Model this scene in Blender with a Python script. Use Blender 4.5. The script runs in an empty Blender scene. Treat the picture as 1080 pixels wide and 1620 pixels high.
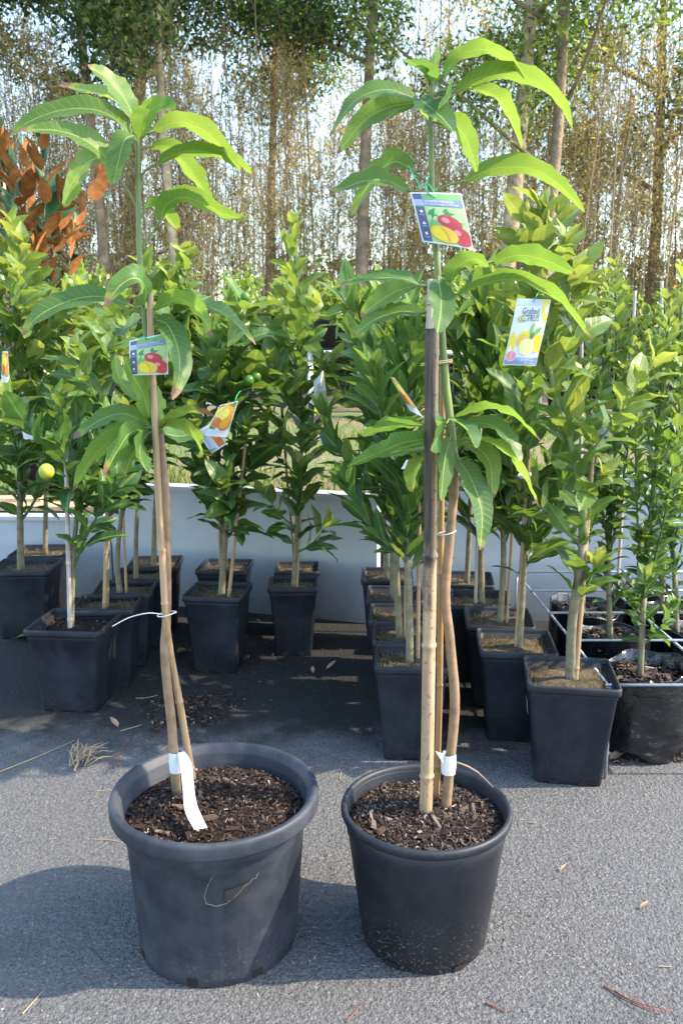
import bpy, math, random
import numpy as np
from mathutils import Vector, Matrix, Quaternion

R = math.radians
scene = bpy.context.scene
C = scene.collection

# ------------------------------------------------------------------ camera
F, PITCH, H = 1320.0, R(10.5), 1.057
cam_d = bpy.data.cameras.new('camera')
cam = bpy.data.objects.new('camera', cam_d); C.objects.link(cam)
cam.location = (0, 0, H); cam.rotation_euler = (R(90) - PITCH, 0, 0)
cam_d.sensor_fit = 'VERTICAL'; cam_d.sensor_height = 24.0; cam_d.sensor_width = 16.0
cam_d.lens = 24.0 * F / 1620.0
cam_d.clip_start = 0.05; cam_d.clip_end = 600
cam_d.dof.use_dof = True; cam_d.dof.focus_distance = 1.6; cam_d.dof.aperture_fstop = 8.0
scene.camera = cam

# ------------------------------------------------------------------ sky, sun, exposure
SUN_EL, SUN_AZ = R(42), R(94)          # azimuth clockwise from +Y (away from the camera)
world = bpy.data.worlds.new('World'); scene.world = world; world.use_nodes = True
wn = world.node_tree.nodes; wl = world.node_tree.links
bg = wn['Background']; sky = wn.new('ShaderNodeTexSky'); sky.sky_type = 'NISHITA'
sky.sun_disc = False; sky.sun_elevation = SUN_EL; sky.sun_rotation = SUN_AZ
sky.air_density = 1.4; sky.dust_density = 1.0; sky.ozone_density = 2.0
wl.new(sky.outputs[0], bg.inputs[0]); bg.inputs[1].default_value = 0.15
sd = Vector((math.sin(SUN_AZ) * math.cos(SUN_EL), math.cos(SUN_AZ) * math.cos(SUN_EL), math.sin(SUN_EL)))
sl = bpy.data.lights.new('sun', 'SUN'); sl.energy = 2.4; sl.angle = R(0.7); sl.color = (1.0, 0.84, 0.64)
so = bpy.data.objects.new('sun', sl); C.objects.link(so)
so.rotation_euler = (-sd).to_track_quat('-Z', 'Y').to_euler(); so.location = sd * 30
scene.view_settings.view_transform = 'Standard'; scene.view_settings.look = 'None'
scene.view_settings.gamma = 1.0; scene.view_settings.use_curve_mapping = False
scene.view_settings.exposure = 2.3
scene.render.engine = 'CYCLES'
scene.cycles.use_denoising = True
scene.cycles.max_bounces = 6; scene.cycles.diffuse_bounces = 3; scene.cycles.transmission_bounces = 4
scene.cycles.glossy_bounces = 2; scene.cycles.caustics_reflective = False; scene.cycles.caustics_refractive = False

# ------------------------------------------------------------------ photo geometry helpers
FW = Vector((0, math.cos(PITCH), -math.sin(PITCH))); UP = Vector((0, math.sin(PITCH), math.cos(PITCH))); RT = Vector((1, 0, 0))
CAM = Vector((0, 0, H))
def ray(px, py): return RT * ((px - 540) / F) + UP * ((810 - py) / F) + FW
def P(px, py, Y):
    d = ray(px, py); return CAM + d * (Y / d.y)
def G(px, py, h=0.0):
    d = ray(px, py); return CAM + d * ((h - H) / d.z)

# ------------------------------------------------------------------ object helpers
def props(o, label=None, cat=None, group=None, kind=None):
    if label: o['label'] = label
    if cat: o['category'] = cat
    if group: o['group'] = group
    if kind: o['kind'] = kind
    return o
def thing(name, label, cat, loc=(0, 0, 0), group=None):
    o = bpy.data.objects.new(name, None); C.objects.link(o); o.location = loc; o.empty_display_size = .05
    return props(o, label, cat, group)
def link(name, me, parent=None, mat4=None, world_space=True):
    o = bpy.data.objects.new(name, me); C.objects.link(o)
    if parent is not None:
        o.parent = parent
        if world_space:
            ofs = parent_world(parent)
            o.matrix_parent_inverse = ofs.inverted()
    if mat4 is not None: o.matrix_basis = mat4
    return o
_pw = {}
def parent_world(p):
    k = p.name
    if k not in _pw:
        m = p.matrix_basis.copy()
        if p.parent is not None: m = parent_world(p.parent) @ p.matrix_parent_inverse @ m
        _pw[k] = m
    return _pw[k]

class MB:
    """collects shapes (world coordinates) into one mesh"""
    def __init__(s): s.v = []; s.f = []; s.m = []; s.uv = []; s.has_uv = False
    def add(s, vs, fs, mi=0, uvs=None):
        b = len(s.v); s.v += [tuple(x) for x in vs]; s.f += [tuple(b + i for i in f) for f in fs]; s.m += [mi] * len(fs)
        if uvs is not None: s.uv += list(uvs); s.has_uv = True
        else: s.uv += [(0, 0)] * len(vs)
        return s
    def box(s, lo, hi, mi=0, M=None):
        x0, y0, z0 = lo; x1, y1, z1 = hi
        vs = [Vector(p) for p in ((x0,y0,z0),(x1,y0,z0),(x1,y1,z0),(x0,y1,z0),(x0,y0,z1),(x1,y0,z1),(x1,y1,z1),(x0,y1,z1))]
        if M is not None: vs = [M @ p for p in vs]
        return s.add(vs, [(0,3,2,1),(4,5,6,7),(0,1,5,4),(1,2,6,5),(2,3,7,6),(3,0,4,7)], mi)
    def tube(s, pts, rad, n=8, mi=0, caps=True, wob=0.0, rng=None, vlen=None):
        pts = [Vector(p) for p in pts]
        if not hasattr(rad, '__len__'): rad = [rad] * len(pts)
        prev = None; rings = []; L = 0
        for i, p in enumerate(pts):
            t = (pts[min(i + 1, len(pts) - 1)] - pts[max(i - 1, 0)])
            if t.length < 1e-9: t = Vector((0, 0, 1))
            t.normalize()
            if prev is None:
                a = t.cross(Vector((0, 1, 0.13)))
                if a.length < .1: a = t.cross(Vector((1, 0, 0)))
                a.normalize()
            else:
                a = prev - t * prev.dot(t); a.normalize()
            prev = a; b = t.cross(a)
            if i: L += (p - pts[i - 1]).length
            ring = []
            for k in range(n):
                an = 2 * math.pi * k / n; r = rad[i] * (1 + (rng.uniform(-wob, wob) if rng else 0))
                ring.append(p + (a * math.cos(an) + b * math.sin(an)) * r)
            rings.append((ring, L))
        vs = []; uvs = []
        for ring, l in rings:
            vs += ring; uvs += [(k / n, l) for k in range(n)]
        fs = []
        for i in range(len(pts) - 1):
            for k in range(n):
                a0 = i * n + k; a1 = i * n + (k + 1) % n
                fs.append((a0, a1, a1 + n, a0 + n))
        if caps:
            fs.append(tuple(reversed(range(n)))); fs.append(tuple((len(pts) - 1) * n + k for k in range(n)))
        return s.add(vs, fs, mi, uvs)
    def lathe(s, prof, c, n=48, mi=0, close=False):
        c = Vector(c); vs = []; fs = []
        for r, z in prof:
            for k in range(n):
                an = 2 * math.pi * k / n
                vs.append(c + Vector((math.cos(an) * r, math.sin(an) * r, z)))
        m = len(prof)
        for i in range(m - 1 + (1 if close else 0)):
            for k in range(n):
                a = i * n + k; b = i * n + (k + 1) % n; i2 = (i + 1) % m
                fs.append((a, b, i2 * n + (k + 1) % n, i2 * n + k))
        return s.add(vs, fs, mi)
    def mesh(s, name, mats, smooth=True):
        me = bpy.data.meshes.new(name); me.from_pydata(s.v, [], s.f)
        if not isinstance(mats, (list, tuple)): mats = [mats]
        for m in mats: me.materials.append(m)
        me.polygons.foreach_set('material_index', s.m)
        if smooth: me.polygons.foreach_set('use_smooth', [True] * len(s.f))
        if s.has_uv:
            uvl = me.uv_layers.new(name='UVMap'); li = np.empty(len(me.loops), np.int32)
            me.loops.foreach_get('vertex_index', li)
            uvl.data.foreach_set('uv', np.array(s.uv, np.float32)[li].ravel())
        me.update(); return me
    def build(s, name, mats, parent=None, smooth=True):
        return link(name, s.mesh(name, mats, smooth), parent)

def fast_mesh(name, V, Q, mat, tri=False):
    """V (n,3), Q (m,4 or 3) numpy -> mesh"""
    V = np.asarray(V, np.float32); Q = np.asarray(Q, np.int32); k = Q.shape[1]
    me = bpy.data.meshes.new(name)
    me.vertices.add(len(V)); me.vertices.foreach_set('co', V.ravel())
    me.loops.add(Q.size); me.loops.foreach_set('vertex_index', Q.ravel())
    me.polygons.add(len(Q)); me.polygons.foreach_set('loop_start', np.arange(0, Q.size, k, dtype=np.int32))
    me.update(calc_edges=True); me.materials.append(mat); me.shade_flat(); return me

# ------------------------------------------------------------------ materials
def new_mat(name):
    m = bpy.data.materials.new(name); m.use_nodes = True; nt = m.node_tree
    return m, nt, nt.nodes['Principled BSDF'], nt.nodes['Material Output']
class N:
    def __init__(s, nt): s.nt = nt
    def n(s, t, **k):
        x = s.nt.nodes.new(t)
        for a, b in k.items(): setattr(x, a, b)
        return x
    def l(s, a, b): s.nt.links.new(a, b)
    def val(s, node, i, v):
        if hasattr(v, 'links') or hasattr(v, 'is_output'): s.l(v, node.inputs[i])
        else: node.inputs[i].default_value = v
    def math(s, op, a, b=0.0, c=None, clamp=False):
        x = s.n('ShaderNodeMath', operation=op, use_clamp=clamp); s.val(x, 0, a); s.val(x, 1, b)
        if c is not None: s.val(x, 2, c)
        return x.outputs[0]
    def mix(s, f, a, b, bt='MIX'):
        x = s.n('ShaderNodeMix', data_type='RGBA', blend_type=bt); s.val(x, 0, f)
        s.val(x, 6, a if hasattr(a, 'is_output') else (*a, 1)); s.val(x, 7, b if hasattr(b, 'is_output') else (*b, 1))
        return x.outputs[2]
    def noise(s, vec, scale, detail=3, rough=.55, out=0):
        x = s.n('ShaderNodeTexNoise'); x.inputs['Scale'].default_value = scale; x.inputs['Detail'].default_value = detail
        x.inputs['Roughness'].default_value = rough
        if vec is not None: s.l(vec, x.inputs['Vector'])
        return x.outputs[out]
    def vor(s, vec, scale, feature='F1', rnd=1.0):
        x = s.n('ShaderNodeTexVoronoi', feature=feature); x.inputs['Scale'].default_value = scale
        if vec is not None: s.l(vec, x.inputs['Vector'])
        return x
    def ramp(s, f, stops, interp='LINEAR'):
        x = s.n('ShaderNodeValToRGB'); s.l(f, x.inputs[0]); cr = x.color_ramp; cr.interpolation = interp
        while len(cr.elements) < len(stops): cr.elements.new(.5)
        for e, (p, c) in zip(cr.elements, stops): e.position = p; e.color = (*c, 1) if len(c) == 3 else c
        return x.outputs[0]
    def sstep(s, f, a, b):
        x = s.n('ShaderNodeMapRange', interpolation_type='SMOOTHSTEP'); s.l(f, x.inputs[0])
        x.inputs[1].default_value = a; x.inputs[2].default_value = b; return x.outputs[0]
    def bump(s, h, strength=.3, dist=.01, normal=None):
        x = s.n('ShaderNodeBump'); x.inputs['Strength'].default_value = strength; x.inputs['Distance'].default_value = dist
        s.l(h, x.inputs['Height'])
        if normal is not None: s.l(normal, x.inputs['Normal'])
        return x.outputs[0]
    def geo(s, o): return s.n('ShaderNodeNewGeometry').outputs[o]
    def obj(s, o='Object'): return s.n('ShaderNodeTexCoord').outputs[o]

def simple(name, col, rough=.6, spec=.4, nscale=0, namt=.25, bump=0, bdist=.002, metal=0, col2=None, coord='Object'):
    m, nt, b, out = new_mat(name); g = N(nt)
    b.inputs['Roughness'].default_value = rough; b.inputs['Specular IOR Level'].default_value = spec; b.inputs['Metallic'].default_value = metal
    if nscale:
        v = g.geo('Position') if coord == 'World' else g.obj(coord)
        nz = g.noise(v, nscale, 5, .6)
        c2 = col2 if col2 else tuple(max(0, c * (1 - namt * 2)) for c in col)
        g.l(g.ramp(nz, [(.3, c2), (.7, col)]), b.inputs['Base Color'])
        if bump: g.l(g.bump(g.noise(v, nscale * 4, 4), bump, bdist), b.inputs['Normal'])
    else: b.inputs['Base Color'].default_value = (*col, 1)
    return m

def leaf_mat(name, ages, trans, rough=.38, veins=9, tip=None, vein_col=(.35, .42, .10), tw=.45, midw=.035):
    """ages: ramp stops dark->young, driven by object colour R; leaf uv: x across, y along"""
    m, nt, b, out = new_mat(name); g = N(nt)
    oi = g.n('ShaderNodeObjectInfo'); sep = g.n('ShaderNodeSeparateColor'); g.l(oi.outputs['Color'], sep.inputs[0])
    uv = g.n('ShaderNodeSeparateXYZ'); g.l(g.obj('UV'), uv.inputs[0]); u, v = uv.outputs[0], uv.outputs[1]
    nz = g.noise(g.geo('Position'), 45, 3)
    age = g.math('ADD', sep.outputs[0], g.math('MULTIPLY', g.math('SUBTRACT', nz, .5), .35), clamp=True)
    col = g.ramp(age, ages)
    d = g.math('ABSOLUTE', g.math('SUBTRACT', u, .5))
    # side veins
    ph = g.math('SUBTRACT', g.math('MULTIPLY', v, float(veins)), g.math('MULTIPLY', d, 3.0))
    sv = g.math('PINGPONG', ph, .5)
    svm = g.math('MULTIPLY', g.math('SUBTRACT', 1.0, g.sstep(sv, .0, .09)), .38)
    mid = g.math('SUBTRACT', 1.0, g.sstep(d, midw * .5, midw * 1.3))
    vm = g.math('MAXIMUM', svm, g.math('MULTIPLY', mid, .9))
    col = g.mix(g.math('MULTIPLY', vm, .8), col, vein_col)
    trc = g.ramp(age, trans)
    trc = g.mix(g.math('MULTIPLY', vm, .35), trc, (.5, .55, .12))
    if tip:
        tn = g.math('ADD', v, g.math('MULTIPLY', g.math('SUBTRACT', g.noise(g.geo('Position'), 90, 2), .5), .12))
        tm = g.sstep(g.math('SUBTRACT', tn, sep.outputs[1]), .0, .035)
        tm2 = g.sstep(g.math('SUBTRACT', tn, sep.outputs[1]), -.07, .0)
        col = g.mix(g.math('MULTIPLY', tm2, .6), col, (.30, .30, .05)); col = g.mix(tm, col, tip)
        trc = g.mix(tm, trc, (.18, .09, .04))
        # small brown specks
        sp = g.sstep(g.noise(g.geo('Position'), 75, 2), .68, .72)
        col = g.mix(g.math('MULTIPLY', sp, .7), col, (.12, .07, .03))
    g.l(col, b.inputs['Base Color']); b.inputs['Roughness'].default_value = rough
    g.l(g.math('ADD', rough - .06, g.math('MULTIPLY', nz, .16)), b.inputs['Roughness'])
    b.inputs['Specular IOR Level'].default_value = .30
    bm = g.bump(g.math('SUBTRACT', g.math('MULTIPLY', nz, .5), vm), .40, .0016)
    g.l(bm, b.inputs['Normal'])
    t = g.n('ShaderNodeBsdfTranslucent'); g.l(trc, t.inputs[0]); g.l(bm, t.inputs['Normal'])
    mx = g.n('ShaderNodeMixShader'); mx.inputs[0].default_value = tw
    g.l(b.outputs[0], mx.inputs[1]); g.l(t.outputs[0], mx.inputs[2]); g.l(mx.outputs[0], out.inputs['Surface'])
    return m
def island_mat(name, stops, trans=0.0, rough=.6, bright=1.0):
    m, nt, b, out = new_mat(name); g = N(nt)
    c = g.ramp(g.geo('Random Per Island'), stops); g.l(c, b.inputs['Base Color'])
    b.inputs['Roughness'].default_value = rough; b.inputs['Specular IOR Level'].default_value = .3
    if trans:
        t = g.n('ShaderNodeBsdfTranslucent'); g.l(g.mix(1.0, c, (1.9 * bright, 1.9 * bright, 1.0), 'MULTIPLY'), t.inputs[0])
        mx = g.n('ShaderNodeMixShader'); mx.inputs[0].default_value = trans
        g.l(b.outputs[0], mx.inputs[1]); g.l(t.outputs[0], mx.inputs[2]); g.l(mx.outputs[0], out.inputs['Surface'])
    return m

M = {}
def asphalt():
    m, nt, b, out = new_mat('asphalt'); g = N(nt); p = g.geo('Position')
    v1 = g.vor(p, 190); v2 = g.vor(p, 420); big = g.noise(p, 1.6, 4, .6); mid = g.noise(p, 9, 4, .6); fine = g.noise(p, 420, 3)
    grain = g.noise(p, 120, 4, .7); pit = g.sstep(grain, .50, .34)
    stone = g.ramp(v1.outputs['Color'], [(0, (.085, .088, .096)), (.4, (.158, .162, .172)), (.8, (.26, .262, .265)), (1, (.44, .42, .39))])
    col = g.mix(g.math('MULTIPLY', g.sstep(v1.outputs['Distance'], .35, .8), .6), stone, (.095, .097, .103))
    fl = g.ramp(v2.outputs['Color'], [(0, (.09, .092, .098)), (.6, (.19, .192, .197)), (1, (.40, .385, .36))])
    col = g.mix(.35, col, fl)
    col = g.mix(g.math('MULTIPLY', pit, .75), col, (.058, .061, .068))
    col = g.mix(g.math('MULTIPLY', g.sstep(big, .35, .7), .4), col, (.205, .204, .202))
    stn = g.sstep(g.noise(p, 2.7, 5, .7), .56, .70)
    col = g.mix(g.math('MULTIPLY', stn, .5), col, (.095, .095, .10))
    # damp soil film between and behind the pots, deepened with painted-in tree shade
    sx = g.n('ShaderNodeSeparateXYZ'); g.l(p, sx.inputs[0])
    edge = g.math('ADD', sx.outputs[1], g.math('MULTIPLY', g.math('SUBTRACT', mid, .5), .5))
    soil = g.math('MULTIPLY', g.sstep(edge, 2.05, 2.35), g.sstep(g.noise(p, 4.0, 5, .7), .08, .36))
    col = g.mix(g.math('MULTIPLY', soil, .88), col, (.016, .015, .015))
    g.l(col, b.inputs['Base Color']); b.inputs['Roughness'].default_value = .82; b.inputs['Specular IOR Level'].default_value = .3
    hgt = g.math('ADD', g.math('MULTIPLY', grain, 2.4), g.math('ADD', g.math('MULTIPLY', v1.outputs['Distance'], -.5), g.math('MULTIPLY', fine, .35)))
    hgt = g.math('ADD', hgt, g.math('MULTIPLY', g.noise(p, 45, 3), 1.0))
    g.l(g.bump(hgt, 1.0, .012), b.inputs['Normal']); return m
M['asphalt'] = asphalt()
def lawn_mat():
    m, nt, b, out = new_mat('lawn_soil'); g = N(nt); p = g.geo('Position')
    n = g.noise(p, .55, 5, .65); f = g.noise(p, 30, 4)
    col = g.mix(g.sstep(n, .42, .56), (.15, .105, .07), (.075, .12, .025))
    col = g.mix(g.math('MULTIPLY', f, .45), col, (.15, .15, .06))
    sx = g.n('ShaderNodeSeparateXYZ'); g.l(p, sx.inputs[0])
    col = g.mix(g.sstep(sx.outputs[1], 10.6, 11.6), col, (.04, .028, .02))
    g.l(col, b.inputs['Base Color']); b.inputs['Roughness'].default_value = .9
    g.l(g.bump(f, .6, .03), b.inputs['Normal']); return m
M['lawn'] = lawn_mat()
def pot_mat(name, col, dust, rough, splash=.15):
    m, nt, b, out = new_mat(name); g = N(nt); p = g.geo('Position')
    n = g.noise(p, 9, 5, .65); s = g.noise(p, 150, 2, .5); st = g.n('ShaderNodeMapping'); g.l(p, st.inputs[0]); st.inputs['Scale'].default_value = (30, 30, 2.5)
    streak = g.noise(st.outputs[0], 1.0, 4)
    c = g.mix(g.sstep(n, .35, .75), col, dust)
    c = g.mix(g.math('MULTIPLY', g.sstep(streak, .5, .75), .45), c, dust)
    sx = g.n('ShaderNodeSeparateXYZ'); g.l(p, sx.inputs[0])
    low = g.math('SUBTRACT', 1.0, g.sstep(sx.outputs[2], .01, .14))      # mud splashed up from the ground
    sp = g.math('MULTIPLY', g.sstep(g.noise(p, 210, 2), .60, .66), g.math('ADD', g.math('MULTIPLY', low, splash), splash * .08))
    c = g.mix(sp, c, (.32, .26, .18))
    g.l(c, b.inputs['Base Color']); b.inputs['Specular IOR Level'].default_value = .34
    g.l(g.math('ADD', rough, g.math('MULTIPLY', n, .25)), b.inputs['Roughness'])
    g.l(g.bump(g.math('ADD', g.math('MULTIPLY', s, .4), streak), .10, .002), b.inputs['Normal']); return m
M['pot_grey'] = pot_mat('pot_grey_plastic', (.015, .019, .029), (.050, .055, .068), .42)
M['pot_black'] = pot_mat('pot_black_plastic', (.010, .012, .018), (.023, .026, .034), .40, .5)
M['pot_sq'] = pot_mat('pot_square_plastic', (.005, .007, .013), (.019, .023, .033), .48, .10)
M['polybag'] = simple('polybag', (.009, .010, .013), .24, .7, 7, .2, .5, .012)
M['hole'] = simple('hole_dark', (.012, .009, .008), .9)
M['soil'] = simple('potting_soil', (.025, .016, .012), .95, .15, 60, .3, .9, .006)
M['moss'] = simple('dry_moss_soil', (.115, .085, .06), .95, .1, 22, .3, .9, .006, col2=(.030, .030, .015), coord='World')
M['chips'] = island_mat('bark_chips', [(0, (.012, .008, .006)), (.5, (.030, .018, .013)), (.8, (.065, .039, .027)), (.96, (.12, .08, .055)), (1, (.40, .36, .30))], 0, .85)
M['chips_grey'] = island_mat('bark_chips_grey', [(0, (.018, .012, .010)), (.5, (.045, .031, .024)), (.85, (.10, .072, .056)), (.97, (.20, .15, .115)), (1, (.38, .33, .27))], 0, .85)
M['straw'] = island_mat('dry_moss_fibres', [(0, (.04, .05, .015)), (.4, (.12, .09, .06)), (.8, (.20, .155, .105)), (1, (.05, .09, .02))], .1, .9)
def bamboo(name, c1, c2, dark=None):
    m, nt, b, out = new_mat(name); g = N(nt); p = g.geo('Position')
    st = g.n('ShaderNodeMapping'); g.l(p, st.inputs[0]); st.inputs['Scale'].default_value = (220, 220, 9)
    n = g.noise(st.outputs[0], 1.0, 4); n2 = g.noise(p, 14, 4, .65)
    c = g.mix(g.sstep(n, .3, .7), c1, c2)
    if dark:
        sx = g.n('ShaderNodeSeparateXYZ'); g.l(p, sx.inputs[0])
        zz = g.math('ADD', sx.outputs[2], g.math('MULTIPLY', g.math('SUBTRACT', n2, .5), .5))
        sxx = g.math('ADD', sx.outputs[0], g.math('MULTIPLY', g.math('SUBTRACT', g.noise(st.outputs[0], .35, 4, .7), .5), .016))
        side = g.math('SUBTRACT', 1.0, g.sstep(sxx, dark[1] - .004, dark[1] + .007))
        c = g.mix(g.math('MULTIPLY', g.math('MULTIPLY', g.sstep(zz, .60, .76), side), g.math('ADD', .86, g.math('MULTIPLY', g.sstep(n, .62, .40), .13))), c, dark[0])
        c = g.mix(g.math('MULTIPLY', g.sstep(g.noise(p, 120, 2), .60, .68), .6), c, dark[0])
    g.l(c, b.inputs['Base Color']); b.inputs['Roughness'].default_value = .5
    g.l(g.bump(n, .15, .001), b.inputs['Normal']); return m
M['bamboo'] = bamboo('bamboo_tan', (.25, .155, .08), (.37, .245, .14))
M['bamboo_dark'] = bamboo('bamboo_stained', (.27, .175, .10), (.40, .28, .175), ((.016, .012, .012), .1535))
M['bamboo_gold'] = bamboo('bamboo_gold', (.22, .125, .05), (.31, .19, .08))
M['bark_tan'] = simple('mango_bark', (.27, .175, .105), .75, .3, 40, .25, .4, .002, col2=(.15, .10, .06), coord='World')
M['bark_grey'] = simple('citrus_bark', (.21, .18, .115), .8, .3, 45, .25, .4, .002, col2=(.10, .092, .055), coord='World')
M['stem_green'] = simple('green_stem', (.15, .20, .06), .5, .4, 30, .15, .1, .001, col2=(.11, .15, .05), coord='World')
M['stem_dark'] = simple('green_twig', (.07, .12, .03), .5, .4, 30, .15, col2=(.05, .085, .025), coord='World')
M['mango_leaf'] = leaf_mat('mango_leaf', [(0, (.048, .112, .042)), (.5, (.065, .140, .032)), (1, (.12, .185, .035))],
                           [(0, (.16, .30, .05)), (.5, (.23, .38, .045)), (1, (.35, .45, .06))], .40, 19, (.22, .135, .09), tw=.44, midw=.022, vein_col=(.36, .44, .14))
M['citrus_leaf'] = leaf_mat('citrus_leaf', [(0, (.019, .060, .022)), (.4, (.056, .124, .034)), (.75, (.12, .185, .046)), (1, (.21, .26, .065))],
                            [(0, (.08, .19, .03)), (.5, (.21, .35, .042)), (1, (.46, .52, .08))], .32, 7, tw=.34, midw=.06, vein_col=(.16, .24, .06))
M['magnolia_leaf'] = simple('magnolia_leaf_top', (.03, .085, .025), .34, .4)
M['magnolia_under'] = simple('magnolia_leaf_underside', (.42, .165, .05), .7, .25, 30, .2, col2=(.20, .07, .022), coord='World')
def wallm():
    m, nt, b, out = new_mat('white_painted_board'); g = N(nt); p = g.geo('Position')
    c = g.ramp(g.noise(p, 5, 5, .6), [(.3, (.35, .385, .44)), (.7, (.41, .445, .50))])
    sx = g.n('ShaderNodeSeparateXYZ'); g.l(p, sx.inputs[0])
    lo = g.math('SUBTRACT', 1.0, g.sstep(g.math('ADD', sx.outputs[2], g.math('MULTIPLY', g.math('SUBTRACT', g.noise(p, 14, 5, .7), .5), .3)), .0, .16))
    c = g.mix(g.math('MULTIPLY', lo, .6), c, (.26, .23, .20))
    st = g.n('ShaderNodeMapping'); g.l(p, st.inputs[0]); st.inputs['Scale'].default_value = (22, 22, 1.2)
    c = g.mix(g.math('MULTIPLY', g.sstep(g.noise(st.outputs[0], 1.0, 4), .55, .75), .25), c, (.45, .44, .41))
    g.l(c, b.inputs['Base Color']); b.inputs['Roughness'].default_value = .5; return m
M['white_wall'] = wallm()
M['wall_joint'] = simple('wall_joint', (.42, .43, .45), .7)
M['timber'] = simple('pale_timber', (.50, .37, .24), .75, .3, 18, .2, .2, .003)
M['galv'] = simple('galvanised_wire', (.50, .53, .57), .42, .5, 40, .12, metal=.55)
M['white_plastic'] = simple('white_plastic', (.60, .62, .64), .5, .4)
M['green_tie'] = simple('green_tie', (.02, .42, .20), .4, .5)
M['twine'] = simple('twine', (.52, .40, .22), .9, .1)
M['lemon'] = simple('lemon_rind', (.33, .37, .03), .45, .5, 60, .1, .3, .001)
M['grass'] = island_mat('grass_blades', [(0, (.05, .10, .012)), (.5, (.11, .17, .025)), (.85, (.20, .24, .05)), (1, (.30, .26, .11))], .35, .7)
M['dry'] = island_mat('dry_plant_litter', [(0, (.20, .13, .08)), (.5, (.36, .26, .17)), (1, (.50, .39, .27))], .15, .8)
M['dry_leaf'] = simple('dry_leaf', (.40, .25, .15), .8, .2, 50, .2, .3, .002)
M['green_fallen'] = simple('fallen_green_leaf', (.09, .17, .03), .6, .3, 40, .2)
M['red_twig'] = simple('red_twig', (.20, .08, .055), .8, .2)
def plain(n, c, r=.5): 
    if n not in M: M[n] = simple(n, c, r, .4)
    return M[n]

rng = random.Random(7); nr = np.random.default_rng(11)

# ================================================================== SETTING
def sheet(name, x0, x1, y0, y1, nx, ny, zf, mat):
    b = MB(); vs = []; fs = []
    for j in range(ny + 1):
        for i in range(nx + 1):
            x = x0 + (x1 - x0) * i / nx; y = y0 + (y1 - y0) * j / ny; vs.append((x, y, zf(x, y)))
    for j in range(ny):
        for i in range(nx):
            a = j * (nx + 1) + i; fs.append((a, a + 1, a + nx + 2, a + nx + 1))
    b.add(vs, fs); return b.build(name, mat)
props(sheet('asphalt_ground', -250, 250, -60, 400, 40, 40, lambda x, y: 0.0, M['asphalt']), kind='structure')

# low white boards that hold back the lawn
WALL = [(-6.0, 3.74, .37), (-1.005, 3.60, .37), (-.995, 3.56, .525), (.14, 3.22, .525), (.19, 3.29, .60), (7.0, 3.05, .60)]
def wall_panel(a, b, h, t, label):
    a = Vector((a[0], a[1], 0)); b_ = Vector((b[0], b[1], 0)); d = (b_ - a); L = d.length; d.normalize(); n = Vector((-d.y, d.x, 0))
    Mx = Matrix(((d.x, n.x, 0, a.x), (d.y, n.y, 0, a.y), (0, 0, 1, 0), (0, 0, 0, 1)))
    o = thing('white_wall', label, 'wall', (a + b_) / 2)
    MB().box((0, 0, 0), (L, t, h - .018), 0, Mx).build('board', M['white_wall'], o, False)
    MB().box((-.004, -.012, h - .018), (L + .004, t + .012, h), 0, Mx).build('capping', M['white_wall'], o, False)
    x = .25
    while x < L - .1:
        for zz in (h * .25, h * .8): MB().lathe([(.0001, 0), (.005, 0), (.0055, .0012), (.0001, .0016)], (0, 0, 0), 8).build('screw', M['galv'], o).matrix_basis = Mx @ Matrix.Translation((x, -.0005, zz)) @ Matrix.Rotation(R(90), 4, 'X')
        x += 1.2
    return o
wall_panel((-6.0, 3.74), (-1.02, 3.60), .37, .06, 'lower white board wall behind the far left pots')
wall_panel((-1.0, 3.56), (.14, 3.22), .525, .06, 'white board wall behind the two middle rows of pots')
wall_panel((.17, 3.29), (7.0, 3.05), .60, .06, 'higher white board wall behind the right hand pots')
def wall_at(x):
    for (x0, y0, h0), (x1, y1, h1) in zip(WALL, WALL[1:]):
        if x <= x1: t = (x - x0) / (x1 - x0) if x1 > x0 else 0; return y0 + (y1 - y0) * max(0, t), h0 + (h1 - h0) * max(0, min(1, t))
    return WALL[-1][1:]
def lawn():
    b = MB(); vs = []; fs = []; xs = [-60, -30, -15, -8] + [-6 + i * .25 for i in range(49)] + [8, 15, 30, 60]
    rows = [0, .06, .3, .7, 1.2, 1.8, 2.6, 3.6, 5, 7, 9, 12, 16, 24, 40, 80, 160]
    for r_ in rows:
        for x in xs:
            wy, wh = wall_at(max(-6, min(7, x)))
            k = min(1, r_ / 2.2); z = (wh - .035) * (1 - k) + .47 * k + math.sin(x * 2.1 + r_ * 1.7) * .012 * min(1, r_)
            if r_ == 0: z = .02
            vs.append((x, wy + .055 + r_, z))
    nx = len(xs)
    for j in range(len(rows) - 1):
        for i in range(nx - 1):
            a = j * nx + i; fs.append((a, a + 1, a + nx + 1, a + nx))
    b.add(vs, fs); return props(b.build('lawn', M['lawn']), kind='structure')
lawn()
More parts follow.
